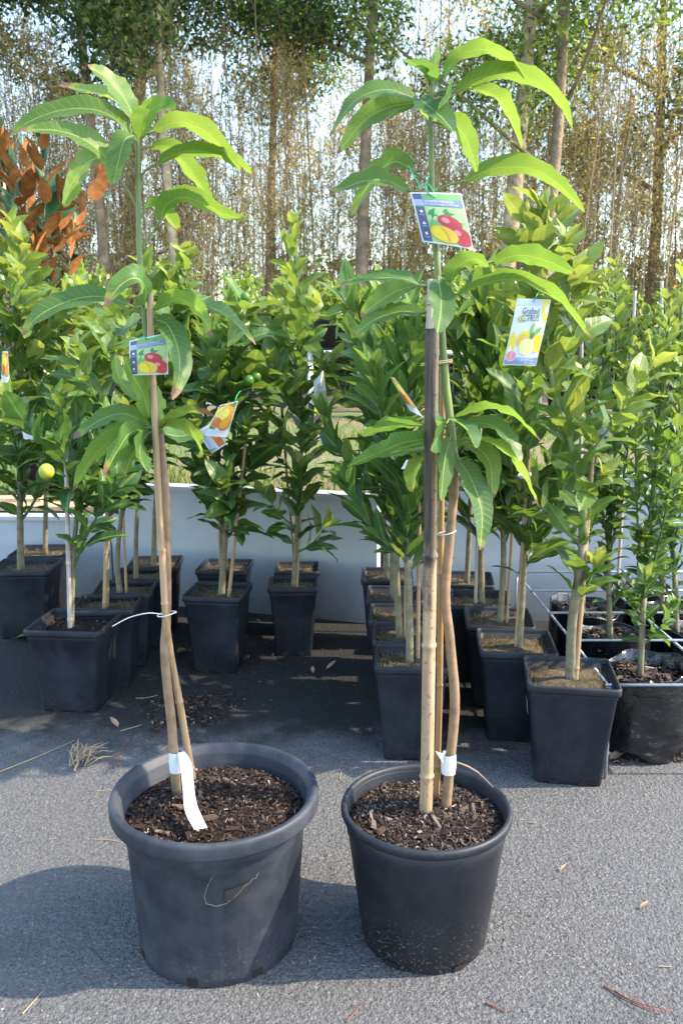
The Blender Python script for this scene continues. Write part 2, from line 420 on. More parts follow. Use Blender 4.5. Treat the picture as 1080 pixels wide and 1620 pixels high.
def blades(name, n, xr, yr, hmin, hmax, mat, zf, dens=None, w=.004):
    x = nr.uniform(*xr, n); y = nr.uniform(*yr, n)
    if dens is not None:
        k = nr.random(n) < dens(x, y); x, y = x[k], y[k]; n = len(x)
    z = zf(x, y); h = nr.uniform(hmin, hmax, n); a = nr.uniform(0, 6.28, n); le = nr.uniform(0, .7, n)
    dx, dy = np.cos(a), np.sin(a)
    base = np.stack([x, y, z], 1); side = np.stack([-dy, dx, 0 * dx], 1) * w
    m1 = base + np.stack([dx * le * h * .3, dy * le * h * .3, h * .6], 1); tp = base + np.stack([dx * le * h, dy * le * h, h], 1)
    V = np.stack([base - side, base + side, m1 + side * .7, m1 - side * .7, tp], 1).reshape(-1, 3)
    i = np.arange(n)[:, None] * 5
    Q = np.concatenate([i + np.array([0, 1, 2]), i + np.array([0, 2, 3]), i + np.array([3, 2, 4])], 0)
    return fast_mesh(name, V, Q, mat)
def lawn_z(x, y):
    out = np.full(len(x), .47)
    wy = np.array([wall_at(v)[0] for v in x]); wh = np.array([wall_at(v)[1] for v in x])
    k = np.clip((y - wy - .055) / 2.2, 0, 1); return (wh - .04) * (1 - k) + .462 * k
def lawn_d(x, y):
    wy = np.array([wall_at(v)[0] for v in x])
    return np.where(y - wy < .1, 0, np.where(y - wy < .85, 1.0, .25 + .75 * ((np.sin(x * 1.3 + y * .9) + np.sin(y * 2.3 - x * .7)) > .2))) * 1.0
props(link('lawn_grass', blades('lawn_grass', 34000, (-3.2, 3.4), (3.4, 8.0), .02, .055, M['grass'], lawn_z, lawn_d)), 'short yellow green lawn grass behind the white boards', 'grass', kind='stuff')

# ---------------------------------------------------------------- bamboo grove and tall trees far behind
M['culm'] = simple('bamboo_culm_dry', (.32, .245, .15), .7, .3, 5, .2, col2=(.18, .13, .07), coord='World')
M['culm_dark'] = island_mat('thicket_stems', [(0, (.14, .10, .06)), (.5, (.28, .205, .125)), (.85, (.40, .31, .20)), (1, (.48, .41, .31))], 0, .8)
M['dead_leaf_mass'] = island_mat('dry_bamboo_leaves', [(0, (.26, .18, .09)), (.4, (.50, .38, .20)), (.72, (.68, .54, .31)), (.84, (.38, .36, .13)), (1, (.18, .25, .06))], .48, .8)
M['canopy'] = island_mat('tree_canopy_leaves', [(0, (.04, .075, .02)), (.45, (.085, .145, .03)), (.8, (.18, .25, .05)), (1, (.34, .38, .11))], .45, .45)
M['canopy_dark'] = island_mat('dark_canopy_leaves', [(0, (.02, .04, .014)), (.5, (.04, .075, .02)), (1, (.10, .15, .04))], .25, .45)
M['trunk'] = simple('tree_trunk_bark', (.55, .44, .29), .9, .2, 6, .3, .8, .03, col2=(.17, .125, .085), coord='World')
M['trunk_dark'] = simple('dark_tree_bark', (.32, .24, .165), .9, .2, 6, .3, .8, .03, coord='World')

def culm_pts(r, h, lean, bend):
    a = r.uniform(0, 6.28); pts = []
    for i in range(8):
        t = i / 7; pts.append(Vector((math.cos(a) * (lean * t + bend * t * t) * h, math.sin(a) * (lean * t + bend * t * t) * h, h * t)))
    return pts
def culm_mesh(seed):
    r = random.Random(seed); h = r.uniform(7.0, 9.5); pts = culm_pts(r, h, r.uniform(0, .05), r.uniform(0, .10)); b = MB(); rad0 = r.uniform(.007, .024)
    dense = []; rr = []
    n = 26
    for i in range(n):
        t = i / (n - 1) * 7; k = min(6, int(t)); p = pts[k].lerp(pts[k + 1], t - k)
        r0 = rad0 * (1 - .65 * i / n)
        dense += [p, p + Vector((0, 0, .012)), p + Vector((0, 0, .03))]; rr += [r0, r0 * 1.25, r0 * .97]
    b.tube(dense, rr, 6); return b.mesh('bamboo_culm', M['culm'])
def sprays(starts, dirs, per, lrange, leaf_n, leaf_l, leaf_w, up=.5):
    """twigs from start points (n,3): returns twig quads and leaf quads as numpy"""
    n = len(starts); s = np.repeat(starts, per, 0); m = len(s)
    a = nr.uniform(0, 6.283, m); L = nr.uniform(*lrange, m); e = nr.uniform(.1, 1.0, m) * up
    d = np.stack([np.cos(a) * (1 - e * .5), np.sin(a) * (1 - e * .5), e], 1); d /= np.linalg.norm(d, axis=1)[:, None]
    d[:, 2] += .1
    end = s + d * L[:, None]
    sd_ = np.cross(d, nr.normal(size=(m, 3))); sd_ /= np.linalg.norm(sd_, axis=1)[:, None] + 1e-9
    w = nr.uniform(.002, .0055, m)[:, None]
    tv = np.stack([s - sd_ * w, s + sd_ * w, end + sd_ * w * .4, end - sd_ * w * .4], 1).reshape(-1, 3)
    tq = np.arange(m * 4).reshape(-1, 4)
    if not leaf_n: return tv, tq, None, None
    k = m * leaf_n; t = nr.uniform(.25, 1.05, (m, leaf_n)); lp = (s[:, None] + d[:, None] * (L[:, None] * t)[..., None]).reshape(-1, 3)
    ld = nr.normal(size=(k, 3)); ld[:, 2] -= .7; ld /= np.linalg.norm(ld, axis=1)[:, None]
    ls = np.cross(ld, nr.normal(size=(k, 3))); ls /= np.linalg.norm(ls, axis=1)[:, None] + 1e-9
    ll = nr.uniform(.5, 1.2, k)[:, None] * leaf_l; lw = nr.uniform(.6, 1.2, k)[:, None] * leaf_w
    lv = np.stack([lp, lp + ld * ll * .45 + ls * lw, lp + ld * ll, lp + ld * ll * .45 - ls * lw], 1).reshape(-1, 3)
    return tv, tq, lv, np.arange(k * 4).reshape(-1, 4)

CZ = .44
culm_meshes = [culm_mesh(100 + i) for i in range(8)]
CULM_LABEL = 'tall bare tan bamboo culm in the dry grove behind the nursery'
for i in range(46):
    o = link('bamboo_culm', culm_meshes[i % 8])
    o.matrix_basis = Matrix.Translation((-9.5 + 19 * (i + rng.uniform(-.4, .4)) / 45, rng.uniform(12.6, 16.5), CZ)) @ Matrix.Rotation(rng.uniform(0, 6.28), 4, 'Z') @ Matrix.Scale(rng.uniform(.85, 1.15), 4)
    props(o, CULM_LABEL, 'bamboo', 'bamboo culms in the grove')
def thicket():
    n = 1000; V = []; Q = []; starts = []; base = 0
    for i in range(n):
        x = rng.uniform(-13, 13); y = rng.uniform(13.5, 21); h = rng.uniform(3.5, 7.8); r0 = rng.uniform(.006, .015)
        a = rng.uniform(0, 6.28); le = rng.uniform(0, .11)
        for k in range(5):
            t = k / 4; cx = x + math.cos(a) * le * t * t * h; cy = y + math.sin(a) * le * t * t * h; rr = r0 * (1 - .7 * t)
            for q in range(3): an = 2.094 * q + a; V.append((cx + math.cos(an) * rr, cy + math.sin(an) * rr, CZ + h * t))
        for k in range(4):
            for q in range(3): Q.append((base + k * 3 + q, base + k * 3 + (q + 1) % 3, base + k * 3 + 3 + (q + 1) % 3, base + k * 3 + 3 + q))
        base += 15
        for k in range(int(h * 2.4)):
            t = rng.uniform(.18, 1.0) ** .8; starts.append((x + math.cos(a) * le * t * t * h, y + math.sin(a) * le * t * t * h, CZ + h * t))
    starts = np.array(starts)
    tv, tq, lv, lq = sprays(starts, None, 5, (.3, 1.1), 7, .088, .0105, 1.5)
    V = np.concatenate([np.array(V), tv]); Q = np.concatenate([np.array(Q), tq + base])
    props(link('bamboo_thicket_stems', fast_mesh('bamboo_thicket_stems', V, Q, M['culm_dark'])), 'dense brown thicket of thin bamboo stems and twigs', 'thicket', kind='stuff')
    props(link('bamboo_thicket_leaves', fast_mesh('bamboo_thicket_leaves', lv, lq, M['dead_leaf_mass'])), 'dry tan bamboo leaves hanging through the brown thicket', 'thicket', kind='stuff')
thicket()

def leaf_cloud(centers, radii, n_each, ll, lw, squash=.8, droop=.5):
    cs = []
    for c, r_, k in zip(centers, radii, n_each):
        d = nr.normal(size=(k, 3)); d /= np.linalg.norm(d, axis=1)[:, None]
        rad = r_ * nr.uniform(.25, 1.0, k) ** .6
        p = np.array(c) + d * rad[:, None] * np.array([1, 1, squash]); cs.append(p)
    p = np.concatenate(cs); k = len(p)
    ld = nr.normal(size=(k, 3)); ld[:, 2] -= droop; ld /= np.linalg.norm(ld, axis=1)[:, None]
    ls = np.cross(ld, nr.normal(size=(k, 3))); ls /= np.linalg.norm(ls, axis=1)[:, None] + 1e-9
    L = nr.uniform(.6, 1.2, k)[:, None] * ll; W = nr.uniform(.6, 1.2, k)[:, None] * lw
    V = np.stack([p, p + ld * L * .45 + ls * W, p + ld * L, p + ld * L * .45 - ls * W], 1).reshape(-1, 3)
    return V, np.arange(k * 4).reshape(-1, 4)
def tall_tree(px, Y, r0, hgt, lean, crown, mat_t, mat_c, label, seed, n_leaf=9000, limbs=7, leaf=.13, first=.45):
    r = random.Random(seed); b0 = P(px, 600, Y); x, y = b0.x, Y; o = thing('tall_tree', label, 'tree', (x, y, CZ), 'tall trees behind the bamboo')
    b = MB(); pts = []; rr = []
    for i in range(12):
        t = i / 11; pts.append(Vector((x + lean * t * hgt + math.sin(t * 5 + seed) * .12, y + math.cos(t * 4 + seed) * .15, CZ - .1 + hgt * t))); rr.append(r0 * (1 - .7 * t) + (.35 * r0 if i == 0 else 0))
    b.tube(pts, rr, 10, wob=.08, rng=r); b.build('trunk', mat_t, o)
    cen = []; rad = []; nn = []
    for k in range(limbs):
        t = first + (1 - first) * (k + r.random()) / limbs; i = min(10, int(t * 11)); p0 = pts[i].lerp(pts[i + 1], t * 11 - i)
        a = r.uniform(0, 6.28); L = crown * r.uniform(.5, 1.1) * (1.2 - .6 * (t - first)); d = Vector((math.cos(a), math.sin(a) * .8, r.uniform(.15, .8)))
        bp = [p0]; 
        for q in range(1, 6): bp.append(p0 + d * L * q / 5 + Vector((r.uniform(-.1, .1), r.uniform(-.1, .1), .12 * q * q / 10)) * L * .3)
        lb = MB(); lb.tube(bp, [rr[i] * .45 * (1 - .17 * q) for q in range(6)], 6)
        lb.build('limb', mat_t, o)
        for q in (2, 3, 4, 5):
            for z in range(2):
                cen.append(bp[q] + Vector((r.uniform(-1, 1), r.uniform(-1, 1), r.uniform(-.5, .7))) * crown * .22); rad.append(crown * r.uniform(.12, .3)); nn.append(1)
    tot = sum(v ** 2 for v in rad); nn = [max(20, int(n_leaf * 4.0 * v ** 2 / tot)) for v in rad]
    V, Q = leaf_cloud(cen, rad, nn, leaf, leaf * .2)
    link('crown', fast_mesh('crown', V, Q, mat_c), o)
    return o
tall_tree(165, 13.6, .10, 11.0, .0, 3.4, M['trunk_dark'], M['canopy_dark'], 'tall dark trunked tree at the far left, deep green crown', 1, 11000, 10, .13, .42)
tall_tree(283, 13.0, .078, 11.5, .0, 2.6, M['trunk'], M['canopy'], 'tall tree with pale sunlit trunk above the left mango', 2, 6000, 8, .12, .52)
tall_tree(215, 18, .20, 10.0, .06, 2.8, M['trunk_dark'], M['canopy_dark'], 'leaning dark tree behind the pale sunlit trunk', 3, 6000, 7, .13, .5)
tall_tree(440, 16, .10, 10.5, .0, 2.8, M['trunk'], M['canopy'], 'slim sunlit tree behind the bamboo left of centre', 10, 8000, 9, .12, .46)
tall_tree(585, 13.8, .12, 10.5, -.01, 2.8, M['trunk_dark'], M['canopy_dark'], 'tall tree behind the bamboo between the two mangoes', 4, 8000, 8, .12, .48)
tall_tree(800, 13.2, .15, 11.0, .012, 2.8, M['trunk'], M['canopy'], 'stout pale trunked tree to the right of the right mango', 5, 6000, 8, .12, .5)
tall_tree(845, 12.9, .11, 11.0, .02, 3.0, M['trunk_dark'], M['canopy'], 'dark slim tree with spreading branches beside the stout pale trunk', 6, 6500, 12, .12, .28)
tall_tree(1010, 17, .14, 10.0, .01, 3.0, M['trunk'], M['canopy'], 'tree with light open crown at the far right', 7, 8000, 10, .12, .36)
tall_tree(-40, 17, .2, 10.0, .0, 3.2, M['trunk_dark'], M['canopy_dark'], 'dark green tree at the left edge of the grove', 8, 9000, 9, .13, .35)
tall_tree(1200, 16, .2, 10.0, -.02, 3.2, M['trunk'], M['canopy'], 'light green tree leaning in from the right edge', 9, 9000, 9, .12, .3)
# undergrowth at the foot of the grove
def undergrowth():
    cen = []; rad = []; nn = []
    for i in range(150): cen.append((rng.uniform(-16, 16), rng.uniform(17, 26), CZ + rng.uniform(0, 2.4))); rad.append(rng.uniform(.6, 1.5)); nn.append(260)
    for i in range(110): cen.append((rng.uniform(-12, 12), rng.uniform(14.6, 17), CZ + rng.uniform(0, 1.0))); rad.append(rng.uniform(.4, .9)); nn.append(200)
    V, Q = leaf_cloud(cen, rad, nn, .18, .04, .9)
    props(link('undergrowth', fast_mesh('undergrowth', V, Q, M['canopy_dark'])), 'dark leafy undergrowth at the foot of the grove', 'undergrowth', kind='stuff')
    cen = []; rad = []; nn = []
    for i in range(60): cen.append((rng.uniform(-40, 40), rng.uniform(32, 45), CZ + rng.uniform(0, 3.0))); rad.append(rng.uniform(2, 4)); nn.append(260)
    V, Q = leaf_cloud(cen, rad, nn, .7, .2, .8)
    props(link('distant_wood', fast_mesh('distant_wood', V, Q, M['canopy_dark'])), 'far off dark green wood glimpsed through the bamboo', 'wood', kind='stuff')
undergrowth()
# ================================================================== POTS
def chips_mesh(name, pts, size, mat, flat=.35):
    """small irregular bark pieces, six-faced, at pts (n,3)"""
    pts = np.asarray(pts); n = len(pts)
    L = nr.uniform(.35, 1.7, n) * size; W = L * nr.uniform(.16, .5, n); T = L * nr.uniform(.06, .22, n)
    a = nr.uniform(0, 6.283, n); tl = nr.normal(0, flat, n)
    X = np.stack([np.cos(a) * np.cos(tl), np.sin(a) * np.cos(tl), np.sin(tl)], 1)
    Zr = np.array([0, 0, 1.0]) + nr.normal(0, flat, (n, 3)); Y = np.cross(Zr, X); Y /= np.linalg.norm(Y, axis=1)[:, None]; Z = np.cross(X, Y)
    cor = np.array([(-1,-1,-1),(1,-1,-1),(1,1,-1),(-1,1,-1),(-1,-1,1),(1,-1,1),(1,1,1),(-1,1,1)]) * .5
    V = []
    for c in cor:
        j = nr.uniform(.25, 1.2, (n, 3)) * c
        V.append(pts + X * (j[:, :1] * L[:, None]) + Y * (j[:, 1:2] * W[:, None]) + Z * (j[:, 2:] * T[:, None]))
    V = np.stack(V, 1).reshape(-1, 3)
    f = np.array([(0,3,2,1),(4,5,6,7),(0,1,5,4),(1,2,6,5),(2,3,7,6),(3,0,4,7)])
    Q = (np.arange(n)[:, None, None] * 8 + f[None]).reshape(-1, 4)
    return fast_mesh(name, V, Q, mat)
def soil_disc(c, r, z, bumpy, seed, nring=12, n=44):
    rr = random.Random(seed); b = MB(); vs = [(c.x, c.y, z + bumpy)]; fs = []
    for i in range(1, nring + 1):
        for k in range(n):
            a = 6.2832 * k / n; q = r * i / nring
            vs.append((c.x + math.cos(a) * q, c.y + math.sin(a) * q, z + bumpy * (1 - (i / nring) ** 2) + (rr.uniform(-.5, .5) * .007 if i < nring else 0)))
    for k in range(n): fs.append((0, 1 + k, 1 + (k + 1) % n))
    for i in range(nring - 1):
        for k in range(n):
            a = 1 + i * n + k; d = 1 + i * n + (k + 1) % n; fs.append((a, a + n, d + n, d))
    return b.add(vs, fs)
def round_pot(c, prof_wall, prof_rim, mat, label, soil_r, soil_z, chip, seed, holes, marks=None):
    o = thing('plant_pot', label, 'plant pot', c)
    MB().lathe(prof_wall, c, 72).build('wall', mat, o)
    MB().lathe(prof_rim, c, 72).build('rim', mat, o)
    so_ = soil_disc(c, soil_r, soil_z, .012, seed).build('soil', M['soil'], o)
    n = 4200; a = nr.uniform(0, 6.283, n); q = np.sqrt(nr.random(n)) * (soil_r - .006)
    pts = np.stack([c.x + np.cos(a) * q, c.y + np.sin(a) * q, soil_z + .012 * (1 - (q / soil_r) ** 2) + nr.uniform(-.002, .005, n)], 1)
    props(link('bark_mulch', chips_mesh('bark_mulch', pts, .0075, chip, .55), o), kind='stuff')
    k = 70; pts2 = pts[:k] + np.array([0, 0, .004]); props(link('large_bark_chips', chips_mesh('large_bark_chips', pts2, .017, chip, .4), o), kind='stuff')
    for (ang, zz, w, h, rad) in holes:
        b = MB(); vs = []; nseg = 5
        for j in (0, 1):
            for i in range(nseg): 
                an = ang + w * (i / (nseg - 1) - .5); vs.append(c + Vector((math.cos(an) * rad(zz + h * j), math.sin(an) * rad(zz + h * j), zz + h * j)))
        b.add(vs, [(i, i + 1, i + 1 + nseg, i + nseg) for i in range(nseg - 1)]); b.build('drain_hole', M['hole'], o)
    return o
LP = Vector((-.228, 1.392, 0)); RP = Vector((.153, 1.390, 0))
lw = [(.02, .012), (.133, .012), (.139, 0), (.1445, .004), (.1455, .02), (.1605, .232), (.166, .240), (.168, .268), (.1665, .268), (.1645, .23), (.150, .20)]
lr = [(.1672, .2645), (.1850, .2635), (.1864, .2655), (.1868, .269), (.1863, .285), (.1850, .290), (.1825, .2925), (.1775, .2925), (.1730, .2905), (.1712, .286), (.1680, .284), (.1672, .279), (.1655, .278), (.1662, .274), (.1645, .272), (.1652, .268), (.1635, .266), (.1642, .262), (.1625, .26), (.1632, .254), (.161, .25), (.158, .215)]
lrad = lambda z: .1462 + (.1605 - .1455) * (z - .02) / .212 + .0006
left_pot = round_pot(LP, lw, lr, M['pot_grey'], 'large weathered grey black round pot with thick rolled rim, left foreground', .1610, .248, M['chips'], 3,
                     [(R(-100), .004, .13, .016, lrad), (R(-55), .004, .13, .016, lrad), (R(-150), .004, .13, .016, lrad), (R(-20), .004, .13, .016, lrad)])
rw = [(.02, .014), (.100, .014), (.106, 0), (.1115, .003), (.112, .013), (.1155, .016), (.1415, .214), (.1435, .217), (.1475, .252), (.1425, .252), (.139, .2)]
rr_ = [(.1472, .247), (.1525, .247), (.1540, .251), (.1540, .257), (.1525, .261), (.1485, .2625), (.1445, .261), (.143, .257), (.1385, .21)]
rrad = lambda z: .1123 + (z) * .1 + .0006
right_pot = round_pot(RP, rw, rr_, M['pot_black'], 'smaller black round pot with thin rim and mud splashes, right foreground', .1385, .232, M['chips_grey'], 5,
                      [(R(-125), .0005, .22, .012, rrad), (R(-62), .0005, .20, .012, rrad), (R(-15), .0005, .2, .012, rrad)])
# two slots in the right rim
for ang in (R(180), R(12)):
    Mx = Matrix.Translation(RP + Vector((math.cos(ang) * .1485, math.sin(ang) * .1485, .2622))) @ Matrix.Rotation(ang, 4, 'Z')
    MB().box((-.002, -.010, 0), (.002, .010, .0012), 0, Mx).build('rim_slot', M['hole'], right_pot, False)
# old label patch and scratched thread on the left pot
def pot_surf(ang, z, off): r_ = lrad(z) + off; return LP + Vector((math.cos(ang) * r_, math.sin(ang) * r_, z))
b = MB(); vs = []
for j in range(3):
    for i in range(7): vs.append(pot_surf(R(-77) + R(15.5) * i / 6, .172 + .021 * j / 2 + .008 * i / 6, .0006))
b.add(vs, [(j * 7 + i, j * 7 + i + 1, j * 7 + i + 8, j * 7 + i + 7) for j in range(2) for i in range(6)])
b.build('old_label_patch', plain('old_label_residue', (.016, .016, .018), .65), left_pot)
th = [(-84, .222), (-87, .205), (-89, .185), (-88, .172), (-82, .166), (-76, .169), (-70, .181), (-65, .194), (-63.5, .198), (-62, .197), (-60, .204), (-58, .203), (-56, .212)]
o = MB().tube([pot_surf(R(a), z, .0006) for a, z in th], .00022, 4).build('loose_thread', plain('pale_thread', (.28, .26, .22), .8)); props(o, 'thin pale thread stuck to the front of the left pot', 'thread')
# pale dried root thread over the right pot rim
o = MB().tube([P(722, 1206, 1.44), P(738, 1212, 1.47), P(755, 1222, 1.47), P(768, 1234, 1.46), P(780, 1246, 1.44)], [.002, .0026, .0024, .0016, .0008], 5).build('dry_root', plain('dull_fibre', (.17, .13, .10), .9)); props(o, 'dry pale fibre lying over the back rim of the right pot', 'fibre')

def rsq(h, cr, n=4):
    pts = []
    for (sx, sy, a0) in ((1, 1, 0), (-1, 1, 90), (-1, -1, 180), (1, -1, 270)):
        for k in range(n + 1):
            a = R(a0 + 90 * k / n); pts.append((sx * (h - cr) + math.cos(a) * cr, sy * (h - cr) + math.sin(a) * cr))
    return pts
def loft(b, rings, Mx, cap0=False):
    vs = []; fs = []; n = len(rings[0][1])
    for z, ring in rings: vs += [Mx @ Vector((x, y, z)) for x, y in ring]
    for i in range(len(rings) - 1):
        for k in range(n): a = i * n + k; d = i * n + (k + 1) % n; fs.append((a, d, d + n, a + n))
    if cap0: fs.append(tuple(reversed(range(n))))
    b.add(vs, fs)
POTS = {}
def square_pot(key, px, py, s, h, yaw, label, moss=True, seed=0):
    c = G(px, py, h); c.z = 0; Mx = Matrix.Translation(c) @ Matrix.Rotation(R(yaw), 4, 'Z')
    o = thing('square_pot', label, 'plant pot', c, 'square black nursery pots')
    b = MB()
    loft(b, [(0, rsq(.355 * s, .05 * s)), (.006, rsq(.362 * s, .055 * s)), (h * .5, rsq(.415 * s, .06 * s)), (h - .034, rsq(.458 * s, .06 * s)), (h - .03, rsq(.468 * s, .06 * s)), (h - .012, rsq(.472 * s, .06 * s)), (h - .012, rsq(.44 * s, .055 * s)), (h - .07, rsq(.43 * s, .055 * s))], Mx, True)
    b.build('wall', M['pot_sq'], o)
    b = MB()
    loft(b, [(h - .020, rsq(.474 * s, .062 * s)), (h - .020, rsq(.494 * s, .066 * s)), (h - .014, rsq(.5 * s, .068 * s)), (h - .004, rsq(.5 * s, .068 * s)), (h, rsq(.494 * s, .066 * s)), (h, rsq(.474 * s, .06 * s)), (h - .004, rsq(.466 * s, .058 * s)), (h - .05, rsq(.45 * s, .056 * s))], Mx)
    b.build('rim', M['pot_sq'], o)
    for sgn in (-1, 1):
        MB().box((sgn * .16 * s - .012, -.372 * s, .0006), (sgn * .16 * s + .012, -.352 * s, .011), 0, Mx).build('drain_notch', M['hole'], o, False)
    rr = random.Random(seed * 7 + 1); b = MB(); n = 12; vs = []; fs = []; hs = .452 * s
    zt = h - (.028 if moss else .034)
    for j in range(n + 1):
        for i in range(n + 1):
            x = (i / n - .5) * 2 * hs; y = (j / n - .5) * 2 * hs; e = max(abs(i / n - .5), abs(j / n - .5)) * 2
            vs.append(Mx @ Vector((x, y, zt + (.010 * (1 - e * e) + rr.uniform(-.004, .004)) * (1 if e < .99 else 0))))
    for j in range(n):
        for i in range(n): a = j * (n + 1) + i; fs.append((a, a + 1, a + n + 2, a + n + 1))
    b.add(vs, fs); b.build('soil', M['moss'] if moss else M['soil'], o)
    if moss:
        k = 420; x = nr.uniform(-hs * .97, hs * .97, k); y = nr.uniform(-hs * .97, hs * .97, k)
        loc = np.stack([x, y, np.full(k, zt + .003)], 1); Rm = np.array(Mx.to_3x3()); wpt = loc @ Rm.T + np.array(c)
        me = blades('moss', k, (0, 1), (0, 1), .005, .014, M['straw'], lambda a_, b_: 0 * a_, w=.0012)
        V = np.empty(len(me.vertices) * 3, np.float32); me.vertices.foreach_get('co', V); V = V.reshape(-1, 5, 3)
        V = V - V[:, :2].mean(1, keepdims=True) + wpt[:, None]; me.vertices.foreach_set('co', V.ravel()); me.update()
        props(link('moss', me, o), kind='stuff')
    else:
        k = 400; loc = np.stack([nr.uniform(-hs, hs, k) * .95, nr.uniform(-hs, hs, k) * .95, np.full(k, zt + .005)], 1)
        props(link('bark_mulch', chips_mesh('bark_mulch', loc @ np.array(Mx.to_3x3()).T + np.array(c), .012, M['chips'], .4), o), kind='stuff')
    POTS[key] = (o, c, zt + .005, Mx, s)
    return o
SQ = [('L1', 41, 893, .235, .27, 4, 'square black pot cut off by the left edge of the picture', True),
      ('L1b', 66, 870, .22, .27, 4, 'square black pot tucked behind the pot at the left edge', True),
      ('L2', 120, 980, .235, .265, -4, 'square black pot standing foremost on the left, dark soil inside', False),
      ('L3', 170, 952, .2, .27, 4, 'square black pot directly behind the foremost left pot', True),
      ('L4', 198, 928, .2, .27, 6, 'third square black pot back in the left row', True),
      ('L5', 226, 907, .2, .27, 6, 'fourth square black pot back in the left row', True),
      ('L6', 246, 888, .2, .27, 5, 'rearmost square black pot of the left row, against the white wall', True),
      ('C1', 345, 932, .202, .275, -6, 'square black pot in the middle with mossy soil heaped over its rim', True),
      ('C2', 356, 893, .195, .27, -4, 'square black pot right behind the mossy middle pot', True),
      ('C3', 464, 920, .178, .26, 2, 'narrow square black pot standing by itself before the white wall', True),
      ('C4', 470, 896, .172, .26, 2, 'square black pot tucked behind the narrow middle pot', True),
      ('R1', 650, 1036, .195, .27, -3, 'square black pot foremost of the row behind the right mango', True),
      ('R2', 641, 998, .19, .27, -3, 'second square black pot of the row behind the right mango', True),
      ('R3', 632, 968, .19, .27, -3, 'third square black pot of the row behind the right mango', True),
      ('R4', 624, 938, .19, .27, -3, 'fourth square black pot of the row behind the right mango', True),
      ('R5', 612, 907, .19, .27, -3, 'rearmost square black pot of the row behind the right mango', True),
      ('B2', 815, 1013, .212, .27, -6, 'square black pot with dry moss just behind the stickered pot', True),
      ('B1', 788, 975, .205, .27, -6, 'square black pot one back from the dry mossed pot on the right', True),
      ('B3', 757, 945, .20, .27, -6, 'third square black pot back in the right inner row', True),
      ('B4', 736, 914, .20, .27, -6, 'rearmost square black pot of the right inner row', True),
      ('RC', 901, 1062, .225, .27, -9, 'square black pot with a small white price sticker, foremost on the right', True)]
for i, (k, px, py, s, h, yaw, lab, mo) in enumerate(SQ): square_pot(k, px, py, s, h, yaw, lab, mo, i)
# price sticker on the foremost right pot: its left side wall
o, c, zt, Mx, s = POTS['RC']
b = MB(); S = lambda u, v, d=.0015: Mx @ Vector((-.5 * s * .9 - d + (.205 - v) * .095 - .0045, -.045 + u * .03, v))
b.add([S(0, .165), S(1, .165), S(1, .205), S(0, .205)], [(0, 1, 2, 3)])
st_ = b.build('price_sticker', M['white_plastic'], None, False)
props(st_, 'small white price sticker on the foremost right square pot', 'sticker')
b = MB()
for q, (u0, u1, v) in enumerate([(.15, .85, .196), (.15, .7, .189), (.15, .8, .182), (.3, .9, .174)]): b.add([S(u0, v - .0018, .0021), S(u1, v - .0018, .0021), S(u1, v + .0012, .0021), S(u0, v + .0012, .0021)], [(0, 1, 2, 3)])
b.build('print', plain('ink_grey', (.08, .08, .09)), st_, False)

def poly_bag(key, x, y, r, h, label, seed):
    c = Vector((x, y, 0)); rr = random.Random(seed); o = thing('poly_bag', label, 'plant bag', c, 'black plastic plant bags')
    n = 48; b = MB(); vs = []; fs = []; prof = [(r * .86, 0), (r * .9, .008), (r * .93, .02), (r * .955, .032), (r * .95, .045), (r * .975, .06), (r * .965, .078), (r * .99, .095), (r, .13), (r * 1.01, .17), (r * 1.0, .205), (r * 1.0, h - .008), (r * 1.01, h), (r * .985, h - .002), (r * .96, h - .05)]
    ph = [rr.uniform(0, 6.28) for _ in range(8)]
    for i, (q, z) in enumerate(prof):
        for k in range(n):
            a = 6.2832 * k / n; w = .012 * math.sin(5 * a + ph[0] + z * 30) * (1 - z / h) + .010 * math.sin(11 * a + ph[1] - z * 22) * .6 + .012 * math.sin(3 * a + ph[2])
            w += .012 * math.sin(z * 150 + 3 * math.sin(a * 2 + ph[4])) * (1 if z < .11 else .2)
            dz = .015 * math.sin(a + ph[3]) * (z / h) ** 3 + .006 * math.sin(5 * a + ph[5]) * (z / h) ** 3
            vs.append(c + Vector((math.cos(a) * (q + w * .42), math.sin(a) * (q + w * .42), z + dz)))
    for i in range(len(prof) - 1):
        for k in range(n): a = i * n + k; d = i * n + (k + 1) % n; fs.append((a, d, d + n, a + n))
    b.add(vs, fs); b.build('bag_wall', M['polybag'], o)
    soil_disc(c, r * .985, h - .045, .012, seed).build('soil', M['soil'], o)
    k = 420; a = nr.uniform(0, 6.283, k); q = np.sqrt(nr.random(k)) * r * .9
    props(link('bark_mulch', chips_mesh('bark_mulch', np.stack([x + np.cos(a) * q, y + np.sin(a) * q, h - .032 + nr.uniform(-.002, .008, k)], 1), .020, M['chips_grey'], .4), o), kind='stuff')
    POTS[key] = (o, c, h - .03, None, r)
for i, (k, x, y, lab) in enumerate([('D1', .82, 2.145, 'crinkled black plastic bag with bark chips, foremost on the right'),
        ('D2', .82, 2.705, 'black plastic bag with bark chips two squares behind the foremost bag'), ('D3', .82, 2.44, 'black plastic bag just behind the foremost bag'),
        ('D4', 1.108, 2.44, 'black plastic bag in the wire frame at the right edge'), ('D5', 1.108, 2.705, 'black plastic bag at the right edge, one square further back'),
        ('D6', 1.108, 2.965, 'rear black plastic bag of the right edge row')]):
    poly_bag(k, x, y, .116, .235, lab, 50 + i)
